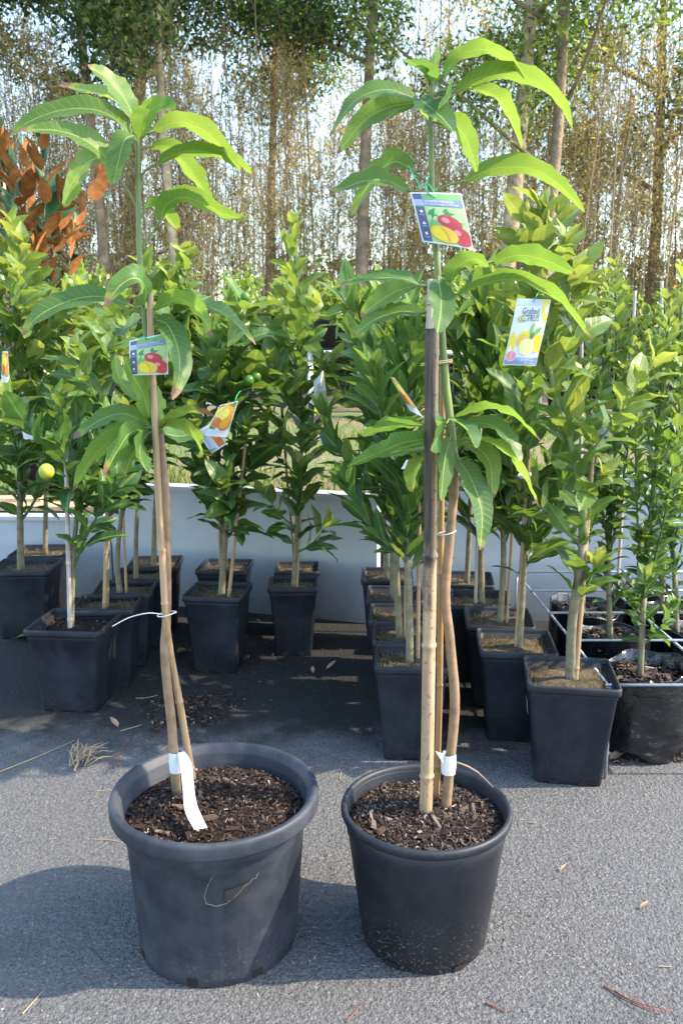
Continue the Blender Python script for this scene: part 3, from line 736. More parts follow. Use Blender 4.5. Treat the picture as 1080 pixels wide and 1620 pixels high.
# wire frame that holds the bags upright
wf = thing('wire_frame', 'galvanised wire grid frame holding the black plastic bags', 'wire frame', (1.06, 2.5, 0))
for x in (.672, .965, 1.25, 1.54): MB().tube([(x, 1.97, .243), (x, 3.1, .243)], .0042, 6).build('wire', M['galv'], wf)
for y in (1.975, 2.31, 2.575, 2.835, 3.095): MB().tube([(.66, y, .251), (1.56, y, .251)], .0042, 6).build('wire', M['galv'], wf)
for (x, y) in ((.672, 1.97), (1.54, 1.97), (.672, 3.1), (1.54, 3.1)): MB().tube([(x, y, .243), (x, y, .0)], .0042, 6).build('leg', M['galv'], wf)

# ================================================================== LEAVES
def leaf_mesh(name, L, W, seed, mats, ns=8, nc=4, curl=.25, fold=.25, wave=.0, pet=.12, two=False, tipx=.78):
    """leaf along +Y, upper side +Z, short petiole; uv.x across, uv.y along"""
    r = random.Random(seed); b = MB(); vs = []; uv = []; fs = []
    ph = r.uniform(0, 6.28); cu = curl * r.uniform(.5, 1.5); fo = fold * r.uniform(.5, 1.4); sw = r.uniform(-.12, .12); tw = r.uniform(-.3, .3)
    for i in range(ns + 1):
        t = i / ns; w = W * .5 * (math.sin(math.pi * (.03 + .96 * t ** tipx)) ** .72 if 0 < t < 1 else .04)
        y = pet * L + L * t * (1 - .08 * cu * t); z = -cu * L * t * t * .6 + .04 * L * math.sin(t * 3.1); x0 = sw * L * t * t
        for k in range(nc + 1):
            s = k / nc * 2 - 1; a = tw * t
            xx = s * w; zz = abs(s) * w * fo + wave * W * math.sin(t * 14 + ph + (s > 0) * 1.3) * abs(s)
            vs.append((x0 + xx * math.cos(a) - zz * math.sin(a), y, z + xx * math.sin(a) + zz * math.cos(a))); uv.append((.5 + s * .5 * max(.12, w / (W * .5)), t))
    for i in range(ns):
        for k in range(nc): a = i * (nc + 1) + k; fs.append((a, a + 1, a + nc + 2, a + nc + 1))
    b.add(vs, fs, 0, uv)
    if two: b.add([(x, y, z - .0012) for x, y, z in vs], [tuple(reversed(f)) for f in fs], 1, uv)
    b.add([(-.0011, 0, .0005), (.0011, 0, .0005), (.0011, pet * L * 1.05, 0), (-.0011, pet * L * 1.05, 0)], [(0, 1, 2, 3)], 0, [(.5, .1)] * 4)
    return b.mesh(name, mats)
LEAF = {'orange': [leaf_mesh('leaf', .096, .048, 200 + i, M['citrus_leaf'], curl=.45, fold=.35, wave=.05) for i in range(7)],
        'lemon': [leaf_mesh('leaf', .100, .047, 220 + i, M['citrus_leaf'], curl=.35, fold=.3, wave=.06) for i in range(7)],
        'narrow': [leaf_mesh('leaf', .102, .035, 240 + i, M['citrus_leaf'], curl=.15, fold=.4, wave=.03) for i in range(6)],
        'small': [leaf_mesh('leaf', .052, .026, 260 + i, M['citrus_leaf'], curl=.3, fold=.3, ns=6, nc=2) for i in range(6)],
        'magnolia': [leaf_mesh('leaf', .130, .056, 280 + i, [M['magnolia_leaf'], M['magnolia_under']], curl=-.10, fold=.25, two=True, ns=6) for i in range(6)]}
def smooth_path(pts, n):
    pts = [Vector(p) for p in pts]; m = len(pts); out = []
    for i in range(n):
        t = i / (n - 1) * (m - 1); k = min(m - 2, int(t)); f = t - k
        p0 = pts[max(0, k - 1)]; p1 = pts[k]; p2 = pts[k + 1]; p3 = pts[min(m - 1, k + 2)]
        out.append(.5 * ((2 * p1) + (p2 - p0) * f + (2 * p0 - 5 * p1 + 4 * p2 - p3) * f * f + (3 * p1 - p0 - 3 * p2 + p3) * f * f * f))
    return out
def leaf_frame(pos, axis, up, scale, roll):
    a = axis.normalized(); n = up - a * up.dot(a)
    if n.length < .05: n = Vector((0, 0, 1)) - a * a.z + Vector((.1, .05, 0))
    n.normalize(); n = Quaternion(a, roll) @ n; x = a.cross(n)
    sx = scale * (.82 + .36 * ((pos.x * 977.0 + pos.z * 613.0) % 1.0)); return Matrix(((x.x * sx, a.x * scale, n.x * scale, pos.x), (x.y * sx, a.y * scale, n.y * scale, pos.y), (x.z * sx, a.z * scale, n.z * scale, pos.z), (0, 0, 0, 1)))
GOLD = 2.39996
def plant(name, label, cat, path, r0, seed, n_leaf, kind, width, t0=.35, nb=9, age=(.25, .7), lscale=1.0, bark=None, twig=None, group=None, elev=(.6, 1.1), up_bias=.35, droop=.15, extra=None, top_w=.35, spread=(.6, 1.15), yflat=1.0, fruits=()):
    r = random.Random(seed); path = smooth_path(path, 26); o = thing(name, label, cat, path[0], group)
    L = sum((path[i + 1] - path[i]).length for i in range(25))
    rad = [r0 * (1.25 if i == 0 else 1) * (1 - .8 * (i / 25) ** .9) + .0012 for i in range(26)]
    k0 = int(25 * t0); cut = max(3, min(24, k0 + 3))
    b = MB(); b.tube(path[:cut + 1], rad[:cut + 1], 8, 0, wob=.07, rng=r); b.tube(path[cut:], rad[cut:], 6, 1)
    stems = [(path[k0:], True)]
    for k in range(nb):
        t = t0 + (.84 - t0) * (k + r.random() * .8) / nb; i = int(t * 25); p0 = path[i]; a = GOLD * k + r.uniform(-.5, .5)
        prof = (1 - top_w) * math.sin(math.pi * min(1, ((t - t0) / (1 - t0)) * .62 + .28)) + top_w * .6
        LL = width * prof * r.uniform(.45, 1.5) * 1.25; e = r.uniform(elev[0] - .15, elev[1] + .1)
        d = Vector((math.cos(a) * math.cos(e), math.sin(a) * math.cos(e) * yflat, math.sin(e))); bp = [p0]; q = p0.copy()
        for s_ in range(6):
            if q.z > path[-1].z - .03 and s_ > 1: d = Vector((d.x, d.y, -.1)).normalized() * .6
            q = q + d * LL / 6; d = (d + Vector((r.uniform(-.12, .12), r.uniform(-.12, .12), up_bias * .35 + r.uniform(-.05, .1)))).normalized(); bp.append(q.copy())
        b.tube(bp, [max(.0012, rad[i] * .55 * (1 - .13 * s_)) for s_ in range(7)], 5, 1, False); stems.append((bp, False))
    for e_ in (extra or []):
        bp = smooth_path(e_, 10); b.tube(bp, [.004 * (1 - .07 * s_) for s_ in range(10)], 5, 1, False); stems.append((bp, False))
    b.build('trunk', [bark or M['bark_grey'], twig or M['stem_dark']], o)
    tot = sum(sum((s_[i + 1] - s_[i]).length for i in range(len(s_) - 1)) * (1.0 if m_ else 1.0) for s_, m_ in stems); step = tot / max(1, n_leaf)
    ztop = path[-1].z; zb = path[k0].z; acc = 0; cnt = 0; ln = LEAF[kind]
    for s_, m_ in stems:
        for i in range(len(s_) - 1):
            seg = s_[i + 1] - s_[i]; sl_ = seg.length; sdv = seg.normalized(); pos = step - acc
            while pos <= sl_:
                pt = s_[i] + sdv * pos; f = (i + pos / sl_) / (len(s_) - 1); cnt += 1
                if m_ or f > .12:
                    az = GOLD * cnt + r.uniform(-.4, .4); ax = sdv.orthogonal().normalized(); ax = Quaternion(sdv, az) @ ax
                    be = r.uniform(*spread) * (1.05 - .45 * f); d = sdv * math.cos(be) + ax * math.sin(be); d.z -= droop * r.uniform(.2, 1.6) * (1.1 - f)
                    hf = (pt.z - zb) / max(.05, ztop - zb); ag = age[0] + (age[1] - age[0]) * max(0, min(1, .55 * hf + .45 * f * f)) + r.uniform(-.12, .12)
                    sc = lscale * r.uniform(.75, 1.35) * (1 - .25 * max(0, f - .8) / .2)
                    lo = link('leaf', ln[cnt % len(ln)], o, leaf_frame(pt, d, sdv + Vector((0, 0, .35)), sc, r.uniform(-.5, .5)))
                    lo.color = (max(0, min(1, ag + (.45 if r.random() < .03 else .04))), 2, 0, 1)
                pos += step
            acc = (acc + sl_) % step
        # closing tuft
        tp = s_[-1]; sdv = (s_[-1] - s_[-2]).normalized()
        for q in range(3):
            ax = Quaternion(sdv, q * 2.1 + seed) @ sdv.orthogonal().normalized(); be = r.uniform(.15, .5)
            lo = link('leaf', ln[(cnt + q) % len(ln)], o, leaf_frame(tp, sdv * math.cos(be) + ax * math.sin(be), sdv, lscale * r.uniform(.5, .8), r.uniform(-.4, .4)))
            lo.color = (max(0, min(1, age[1] + r.uniform(-.05, .15))), 2, 0, 1)
    for (fp, fr, fm) in fruits:
        fb = MB(); fb.lathe([(fr * math.sin(math.pi * j / 10) + (.0005 if j in (0, 10) else 0), fr * 1.08 * -math.cos(math.pi * j / 10)) for j in range(11)], fp, 16)
        fb.build('fruit', fm, o)
    return o
def stake(pts, r0, mat, label, nodes=(.25, .5, .75), seed=0, taper=.85, parent=None):
    pts = smooth_path(pts, 30); r = random.Random(seed); rad = [r0 * (1 - (1 - taper) * i / 29) for i in range(30)]; P2 = []; R2 = []
    for i, p in enumerate(pts):
        P2.append(p); R2.append(rad[i])
        for nd in nodes:
            if i / 29 <= nd < (i + 1) / 29 and i < 29:
                q = pts[i].lerp(pts[i + 1], .5); d = (pts[i + 1] - pts[i]).normalized() * r0 * .35
                P2 += [q - d * 1.6, q - d * .5, q + d * .4, q + d * 1.5]; R2 += [rad[i] * 1.0, rad[i] * 1.16, rad[i] * 1.12, rad[i] * .97]
    o = MB().tube(P2, R2, 10).build('bamboo_stake', mat); props(o, label, 'stake', 'plant stakes'); return o
# ================================================================== CITRUS TREES IN THE SQUARE POTS
def potbase(key, px, py=None):
    o, c, zt, Mx, s = POTS[key]
    x = (px - 540) / F * (c.y * math.cos(PITCH) + (H - zt) * math.sin(PITCH)); return Vector((x, c.y, zt - .01)), c.y
def tree(key, label, px, stem_px, r0, seed, n, kind, width, **kw):
    b0, Y = potbase(key, px); dy = kw.pop('dy', 0)
    path = [b0] + [P(x, y, Y + dy * (i + 1) / len(stem_px)) for i, (x, y) in enumerate(stem_px)]
    kw['extra'] = [[P(x, y, Y + q) for x, y, q in e] for e in kw.get('extra', [])]
    kw['fruits'] = [(P(x, y, Y + q), fr, fm) for x, y, q, fr, fm in kw.get('fruits', [])]
    return plant('citrus_tree', label, 'tree', path, r0, seed, n, kind, width, group='young potted citrus trees', **kw)
def tstake(key, label, px, top, r0, seed=0, mat='bamboo', dyb=0.0, mid=None):
    b0, Y = potbase(key, px); b0.y += dyb; b0.z -= .05
    pts = [b0] + ([P(*mid, Y + dyb)] if mid else []) + [P(top[0], top[1], Y + dyb)]
    return stake(pts, r0, M[mat], label, nodes=(.2, .42, .64, .86), seed=seed)
GR = plain('green_fruit', (.06, .16, .02), .4)
M['stake_grey'] = bamboo('weathered_stake', (.30, .26, .22), (.45, .41, .37))
tree('L1', 'bushy bright topped citrus tree in the pot at the left edge', 33, [(32, 800), (30, 650), (24, 500), (18, 365)], .014, 1, 270, 'orange', .26, t0=.22, nb=13, age=(.22, 1.0), lscale=1.08)
tree('L1b', 'citrus tree behind the one at the left edge, dark lower leaves', 72, [(74, 760), (84, 640), (98, 520), (110, 465)], .010, 2, 190, 'orange', .28, t0=.25, nb=12, age=(.08, .8))
tree('L2', 'small citrus with one yellow lemon in the foremost left pot', 112, [(116, 880), (122, 800), (112, 720), (95, 640)], .009, 3, 110, 'lemon', .19, t0=.42, nb=7, age=(.12, .45), lscale=.95, extra=[[(118, 900, 0), (135, 850, -.03), (165, 800, -.06), (195, 755, -.08)]], fruits=[(74, 746, -.12, .0215, M['lemon'])])
tree('L3', 'leafy citrus tree directly behind the foremost left pot', 168, [(170, 860), (176, 760), (170, 640), (160, 545)], .009, 4, 170, 'orange', .23, t0=.36, nb=11, age=(.08, .75))
tree('L4', 'citrus tree with crooked trunk, third back in the left row', 190, [(186, 880), (196, 780), (205, 640), (205, 535)], .010, 5, 160, 'orange', .22, t0=.40, nb=11, age=(.1, .8))
tree('L5', 'citrus tree fourth back in the left row', 215, [(216, 840), (222, 740), (235, 600), (245, 510)], .009, 6, 150, 'orange', .24, t0=.42, nb=10, age=(.1, .8))
tree('L6', 'tall light topped citrus tree at the back of the left row', 243, [(246, 800), (256, 680), (275, 530), (287, 405)], .010, 7, 150, 'orange', .19, t0=.48, nb=11, age=(.12, .9))
tree('C1', 'dense orange tree in the mossy middle pot', 350, [(356, 850), (368, 740), (372, 600), (366, 485)], .012, 8, 200, 'orange', .185, t0=.24, nb=11, age=(.14, .62), lscale=1.08, fruits=[(394, 602, -.06, .017, GR), (405, 596, -.05, .016, GR), (388, 470, -.1, .015, GR)])
tree('C2', 'orange tree behind the dense one in the middle', 357, [(350, 820), (330, 700), (318, 560), (318, 500)], .010, 9, 110, 'orange', .20, t0=.56, nb=10, age=(.1, .75))
tree('C3', 'slender lemon tree with a tall bright leader in the narrow middle pot', 464, [(470, 830), (477, 700), (472, 540), (466, 368)], .009, 10, 170, 'lemon', .175, t0=.18, nb=12, age=(.08, .85), lscale=.98, elev=(.4, .9))
tree('C4', 'lemon tree behind the slender middle one', 468, [(462, 830), (450, 700), (440, 560), (436, 470)], .008, 11, 100, 'orange', .18, t0=.58, nb=9, age=(.1, .8))
tree('R1', 'narrow leaved citrus foremost of the row behind the right mango', 648, [(646, 920), (640, 800), (636, 640), (632, 520)], .010, 12, 200, 'narrow', .19, t0=.28, nb=11, age=(.1, .55), lscale=.95, spread=(.35, .85))
tree('R2', 'narrow leaved citrus second in the row behind the right mango', 632, [(626, 880), (618, 760), (610, 600), (600, 490)], .010, 13, 190, 'narrow', .21, t0=.25, nb=11, age=(.1, .6), spread=(.35, .85))
tree('R3', 'citrus third in the row behind the right mango', 630, [(625, 860), (612, 740), (590, 600), (572, 500)], .009, 14, 170, 'narrow', .19, t0=.3, nb=10, age=(.08, .65), spread=(.4, .95))
tree('R4', 'citrus fourth in the row behind the right mango', 622, [(620, 850), (626, 720), (640, 560), (648, 480)], .009, 15, 130, 'narrow', .19, t0=.35, nb=9, age=(.08, .6))
tree('R5', 'rearmost citrus of the row behind the right mango', 612, [(608, 830), (600, 700), (590, 560), (598, 455)], .009, 16, 130, 'narrow', .19, t0=.35, nb=9, age=(.08, .6))
tree('B2', 'large leaved citrus in the mossed pot behind the lemon tree', 820, [(828, 900), (838, 800), (826, 700), (806, 560)], .010, 17, 90, 'lemon', .18, t0=.22, nb=9, age=(.1, .5), lscale=1.1)
tree('B1', 'upright narrow leaved citrus one back in the right inner row', 790, [(796, 880), (790, 740), (776, 580), (762, 460)], .010, 18, 230, 'narrow', .19, t0=.28, nb=13, age=(.14, .62), lscale=1.1, spread=(.3, .75), elev=(.9, 1.3))
tree('B3', 'upright narrow leaved citrus third back in the right inner row', 762, [(760, 860), (756, 740), (748, 580), (735, 480)], .010, 19, 180, 'narrow', .2, t0=.25, nb=11, age=(.1, .6), spread=(.3, .8), elev=(.8, 1.2))
tree('B4', 'rearmost citrus of the right inner row', 738, [(742, 840), (750, 720), (790, 570), (812, 490)], .010, 20, 150, 'narrow', .2, t0=.35, nb=10, age=(.1, .6))
tree('RC', 'tall lemon tree with glowing yellow green leaves in the stickered pot', 902, [(905, 980), (922, 850), (912, 740), (872, 600), (862, 480), (856, 345)], .0135, 21, 140, 'lemon', .135, t0=.2, nb=6, age=(.40, 1.0), lscale=.95, bark=M['bark_grey'], twig=M['stem_green'], dy=-.04, elev=(.3, .9), extra=[[(912, 745, 0), (945, 700, -.03), (985, 650, -.06), (1030, 585, -.1)], [(864, 500, 0), (880, 455, -.03), (893, 395, -.05)], [(862, 500, 0), (838, 450, -.02), (822, 400, .0)], [(870, 590, 0), (903, 540, -.03), (925, 470, -.04)], [(868, 570, 0), (840, 530, .02), (815, 480, .04)], [(860, 430, 0), (868, 385, -.02), (880, 345, -.02)], [(860, 440, 0), (850, 400, .02), (838, 360, .03)]])
# stakes
tstake('L2', 'grey weathered stake in the foremost left pot', 112, (104, 690), .0075, 1, 'stake_grey', -.012)
tstake('L1b', 'tan stake in the pot behind the left edge pot', 71, (72, 700), .0065, 2)
tstake('L3', 'tan bamboo stake in the pot behind the foremost left pot', 165, (172, 700), .0065, 3, dyb=-.015)
tstake('L4', 'thin brown stake third back in the left row', 200, (188, 640), .005, 4)
tstake('C1', 'leaning tan bamboo stake in the mossy middle pot', 360, (390, 685), .0062, 5, dyb=-.03)
tstake('C2', 'straight tan stake behind the mossy middle pot', 348, (346, 700), .006, 6)
tstake('C3', 'brown stake in the narrow middle pot', 468, (478, 760), .005, 7)
tstake('R1', 'tan stake in the foremost pot behind the right mango', 662, (664, 700), .0058, 8, dyb=.02)
tstake('R2', 'tan stake in the second pot behind the right mango', 640, (645, 700), .0052, 9)
tstake('R3', 'brown stake in the third pot behind the right mango', 640, (650, 720), .005, 10, dyb=.02)
tstake('B2', 'tan bamboo stake in the dry mossed pot on the right', 815, (836, 710), .0068, 11, dyb=.0)
tstake('B1', 'brown stake one back in the right inner row', 800, (818, 700), .005, 12)
tstake('B3', 'grey stake third back in the right inner row', 752, (760, 640), .006, 13, 'stake_grey')
tstake('RC', 'tan bamboo stake tied to the tall lemon tree', 908, (938, 700), .0072, 14, dyb=-.005)
# bag plants: many thin green stems with small leaves
def bag_tree(key, label, px, stem_px, seed, n, extra, **kw):
    return tree(key, label, px, stem_px, .0085, seed, n, 'small', .12, t0=.12, nb=12, age=(.15, .8), lscale=1.0, elev=(.7, 1.2), extra=extra, twig=M['stem_dark'], **kw)
bag_tree('D1', 'thin many stemmed small leaved citrus in the foremost plastic bag', 1012, [(1018, 940), (1030, 800), (1046, 620), (1060, 480)], 31, 260, [[(1018, 940, 0), (1008, 830, .02), (1005, 700, .04), (1010, 560, .05)], [(1016, 960, 0), (1048, 830, -.02), (1068, 700, -.03), (1080, 560, -.03)]])
bag_tree('D2', 'small leaved citrus two bags behind the foremost bag', 920, [(926, 850), (940, 720), (955, 560), (962, 440)], 32, 240, [[(926, 850, 0), (965, 740, 0), (985, 600, 0), (990, 470, 0)], [(924, 850, 0), (905, 740, 0), (900, 620, 0), (905, 500, 0)]])
bag_tree('D3', 'small leaved citrus in the bag just behind the foremost bag', 965, [(962, 880), (968, 760), (975, 600), (972, 425)], 33, 260, [[(964, 880, 0), (985, 760, 0), (1000, 640, 0), (1002, 520, 0)], [(962, 870, 0), (945, 760, 0), (932, 640, 0), (940, 540, 0)]])
bag_tree('D4', 'small leaved citrus in the wire frame at the right edge', 1070, [(1066, 900), (1060, 780), (1072, 620), (1078, 430)], 34, 240, [[(1066, 900, 0), (1045, 780, 0), (1035, 640, 0), (1042, 500, 0)], [(1068, 900, 0), (1095, 780, 0), (1100, 640, 0), (1110, 500, 0)]])
bag_tree('D5', 'small leaved citrus further back at the right edge', 1046, [(1050, 860), (1056, 740), (1052, 600), (1050, 470)], 35, 220, [[(1050, 860, 0), (1030, 740, 0), (1020, 620, 0), (1024, 500, 0)], [(1050, 860, 0), (1080, 740, 0), (1085, 620, 0), (1085, 480, 0)]])
for (px, py0, py1, Y, lab) in ((1004, 930, 460, 3.0, 'leaning grey stake among the bag plants'), (1046, 900, 445, 3.05, 'upright grey stake among the bag plants'), (920, 900, 480, 2.95, 'grey stake behind the lemon tree')):
    stake([P(px - (28 if px == 1004 else 4), py0, Y), P(px, py1, Y)], .0065, M['stake_grey'], lab, (.3, .6))

# magnolia with rusty leaf undersides, standing behind the wall at the left
mp = Vector((-1.47, 4.15, .40))
def tub(x, y, z, r, h, label, mat):
    o = thing('nursery_tub', label, 'plant pot', (x, y, z), 'black round tubs behind the wall')
    MB().lathe([(.01, .004), (r * .78, .004), (r * .8, 0), (r * .97, h - .03), (r * 1.04, h - .03), (r * 1.04, h), (r * .97, h), (r * .95, h - .06)], (x, y, z), 28).build('wall', mat, o)
    soil_disc(Vector((x, y, 0)), r * .96, z + h - .04, .01, 3, 3, 16).build('soil', M['soil'], o); return o
tub(mp.x, mp.y, mp.z, .15, .28, 'round black tub holding the rusty leaved magnolia', M['pot_black'])
plant('magnolia_tree', 'magnolia with rust orange leaf undersides behind the wall at left', 'tree', [mp + Vector((0, 0, .24)), mp + Vector((.02, 0, .7)), mp + Vector((-.03, .03, 1.2)), mp + Vector((-.02, .0, 1.58))],   .014, 41, 296, 'magnolia', .52, t0=.25, nb=18, lscale=.95, spread=(.45, 1.15), elev=(.45, 1.0), up_bias=.5, droop=.0, top_w=.8, bark=M['trunk_dark'], twig=M['trunk_dark'])

# ================================================================== THE TWO MANGOES
def mango(label, Y, stem, rads, bark_to, leaves, seed, base_drop):
    r = random.Random(seed); sp = [P(x, y, Y + q) for x, y, q in stem]; sp = [sp[0] + (sp[0] - sp[1]).normalized() * base_drop] + sp
    o = thing('mango_tree', label, 'tree', sp[0]); path = smooth_path(sp, 60)
    n = len(path); m = len(rads) - 1
    rad = [rads[min(m - 1, int(i / (n - 1) * m))] * (1 - (i / (n - 1) * m - min(m - 1, int(i / (n - 1) * m)))) + rads[min(m, int(i / (n - 1) * m) + 1)] * (i / (n - 1) * m - min(m - 1, int(i / (n - 1) * m))) for i in range(n)]
    cut = next(i for i, p in enumerate(path) if p.z > P(0, bark_to, Y).z)
    MB().tube(path[:cut + 1], rad[:cut + 1], 12, wob=.045, rng=r).build('trunk', M['bark_tan'], o)
    MB().tube(path[cut:], rad[cut:], 10, wob=.02, rng=r).build('stem', M['stem_green'], o)
    for (ay, pts, wpx, sgn, dt, age, tip) in leaves:
        att = min(path, key=lambda p: abs(p.z - P(0, ay, Y).z))
        npt = len(pts); mid = []
        for i, (x, y) in enumerate(pts): mid.append(P(x, y, att.y + dt * ((i + .35) / (npt - .65)) ** .9))
        mid = smooth_path(mid, 19); S = (mid[9] - CAM).dot(FW) / F
        b = MB(); vs = []; uv = []; fs = []; NC = 6; Wr = wpx * S; lim = .052
        wpx *= .9; Wr *= .9; tip = tip - .05 if tip < 1.1 else (.965 if r.random() < .5 else tip); ph = math.acos(max(.30, min(1.0, Wr / lim))) * sgn; Wr = max(Wr / math.cos(ph), .02); p1 = r.uniform(0, 6.28); fo = r.uniform(.15, .32); tws = r.uniform(-.35, .35)
        for i, p in enumerate(mid):
            t = i / 18; T = (mid[min(18, i + 1)] - mid[max(0, i - 1)]).normalized(); V = (p - CAM).normalized()
            pe = T.cross(V).normalized()
            if pe.z < 0 and abs(T.z) < .9: pe = pe
            q = Quaternion(T, ph + tws * (t - .4)); sv = q @ pe; nv = T.cross(sv)
            jit = 1 + r.uniform(-.035, .035) - (.16 if r.random() < .04 else 0)
            w = jit * Wr * .46 * max(.02, (math.sin(math.pi * min(1, (.02 + .97 * t) ** .86)) ** .80))
            for k in range(NC + 1):
                s = k / NC * 2 - 1
                vs.append(p + sv * (s * w) + nv * (abs(s) * w * fo * (1 if nv.z > 0 else -1) + .0022 * math.sin(t * 21 + p1 + (2 if s > 0 else 0)) * abs(s) * (4 * t * (1 - t)) + .001 * math.sin(t * 47 + p1) * abs(s)))
                uv.append((.5 + s * .5 * max(.15, w / (Wr * .5)), t))
        for i in range(18):
            for k in range(NC): a = i * (NC + 1) + k; fs.append((a, a + 1, a + NC + 2, a + NC + 1))
        b.add(vs, fs, 0, uv)
        lo = b.build('leaf', M['mango_leaf'], o); lo.color = (age, tip, 0, 1)
        d0 = (mid[1] - mid[0]).normalized(); L0 = (mid[0] - att).length
        pp = smooth_path([att, att.lerp(mid[0], .5) + Vector((0, 0, .10 * L0)) - d0 * L0 * .12, mid[0] + d0 * .004], 7)
        MB().tube(pp, [.0028, .0023, .002, .0018, .0017, .0017, .0016], 6, 0).build('petiole', M['stem_green'], lo)
    return o, path
U = 1; D = -1
LY = 1.44
left_leaves = [
 (200, [(214, 190), (196, 155), (170, 125), (139, 103)], 38, U, -.05, .75, .97), (196, [(210, 185), (180, 158), (145, 146), (92, 134)], 20, U, .10, .8, .9),
 (212, [(226, 218), (231, 190), (237, 168), (241, 153)], 46, U, -.13, .55, 1.2), (200, [(230, 195), (248, 178), (262, 172), (273, 176)], 24, U, .12, .2, .95),
 (226, [(208, 214), (180, 186), (145, 173), (100, 174), (52, 190), (12, 216)], 33, U, .02, .7, .97), (325, [(187, 283), (165, 246), (130, 219), (85, 206), (32, 207)], 37, U, -.07, .65, .96),
 (278, [(172, 246), (140, 256), (114, 290), (101, 328)], 38, U, .08, .65, 1.2), (236, [(212, 214), (197, 222), (187, 258), (178, 298)], 42, U, -.08, .6, .95),
 (228, [(243, 210), (280, 193), (325, 208), (360, 245), (384, 271)], 34, U, -.04, .7, .97), (290, [(252, 257), (290, 240), (340, 243), (378, 258), (405, 281)], 27, U, -.02, .6, .95),
 (240, [(240, 232), (268, 234), (300, 268), (320, 298), (334, 324)], 33, U, .08, .65, .95), (395, [(255, 350), (262, 326), (290, 312), (325, 324), (358, 340), (393, 347)], 34, U, -.05, .55, 1.2),
 (384, [(228, 330), (245, 325), (265, 342), (283, 367)], 29, U, .12, .6, .93),
 (490, [(227, 484), (231, 458), (215, 440), (190, 452), (166, 486)], 40, U, -.12, .4, .93), (500, [(205, 482), (170, 470), (128, 471), (85, 486), (55, 506), (37, 531)], 36, U, -.06, .35, .95),
 (496, [(248, 490), (280, 474), (316, 492), (335, 533)], 30, U, -.09, .5, .94), (494, [(244, 492), (290, 473), (335, 487), (370, 508), (404, 546)], 24, D, .04, .4, .96),
 (503, [(246, 506), (265, 514), (281, 550), (284, 592), (272, 632)], 47, D, -.13, .22, .90), (500, [(222, 505), (205, 515), (192, 520), (180, 512)], 26, U, .1, .3, 1.2), (498, [(240, 495), (262, 500), (270, 515)], 22, D, .08, .3, 1.2),
 (668, [(237, 660), (226, 622), (209, 592), (195, 562)], 36, U, -.06, .6, .97), (672, [(244, 664), (249, 640), (245, 608)], 24, U, .05, .7, 1.2), (664, [(225, 640), (200, 615), (186, 590), (184, 556)], 26, U, .06, .65, .95),
 (684, [(236, 675), (200, 655), (160, 664), (116, 694)], 34, U, -.05, .6, .93), (688, [(228, 674), (190, 680), (158, 704)], 18, D, .05, .5, 1.2),
 (686, [(232, 676), (205, 686), (186, 714), (164, 752)], 42, D, -.11, .3, .90), (684, [(236, 684), (223, 702), (222, 722), (232, 746)], 32, D, -.13, .3, 1.2), (690, [(228, 690), (212, 715), (196, 754)], 27, D, -.06, .45, .95),
 (692, [(212, 690), (172, 700), (140, 735), (116, 778)], 30, D, -.02, .65, .93), (684, [(252, 674), (285, 656), (313, 651), (338, 657)], 18, U, -.05, .75, .70), (688, [(262, 672), (293, 681), (315, 703), (321, 722)], 24, U, -.09, .75, .97),
 (690, [(258, 685), (285, 690), (310, 684)], 30, D, .08, .25, 1.2)]
left_stem = [(279, 1245, 0), (272, 1150, 0), (261, 1040, 0), (264, 970, 0), (264, 850, .008), (261, 770, .008), (253, 690, .008), (240, 600, .008), (231, 520, .006), (226, 460, .004), (221, 400, 0), (219, 300, 0), (218, 205, 0)]
LM, lpath = mango('tall mango sapling in the large left pot, brown tipped leaves', LY, left_stem, [.0095, .009, .0082, .0078, .0075, .0072, .0062, .005, .0045, .004], 700, left_leaves, 61, .05)
RY = 1.415
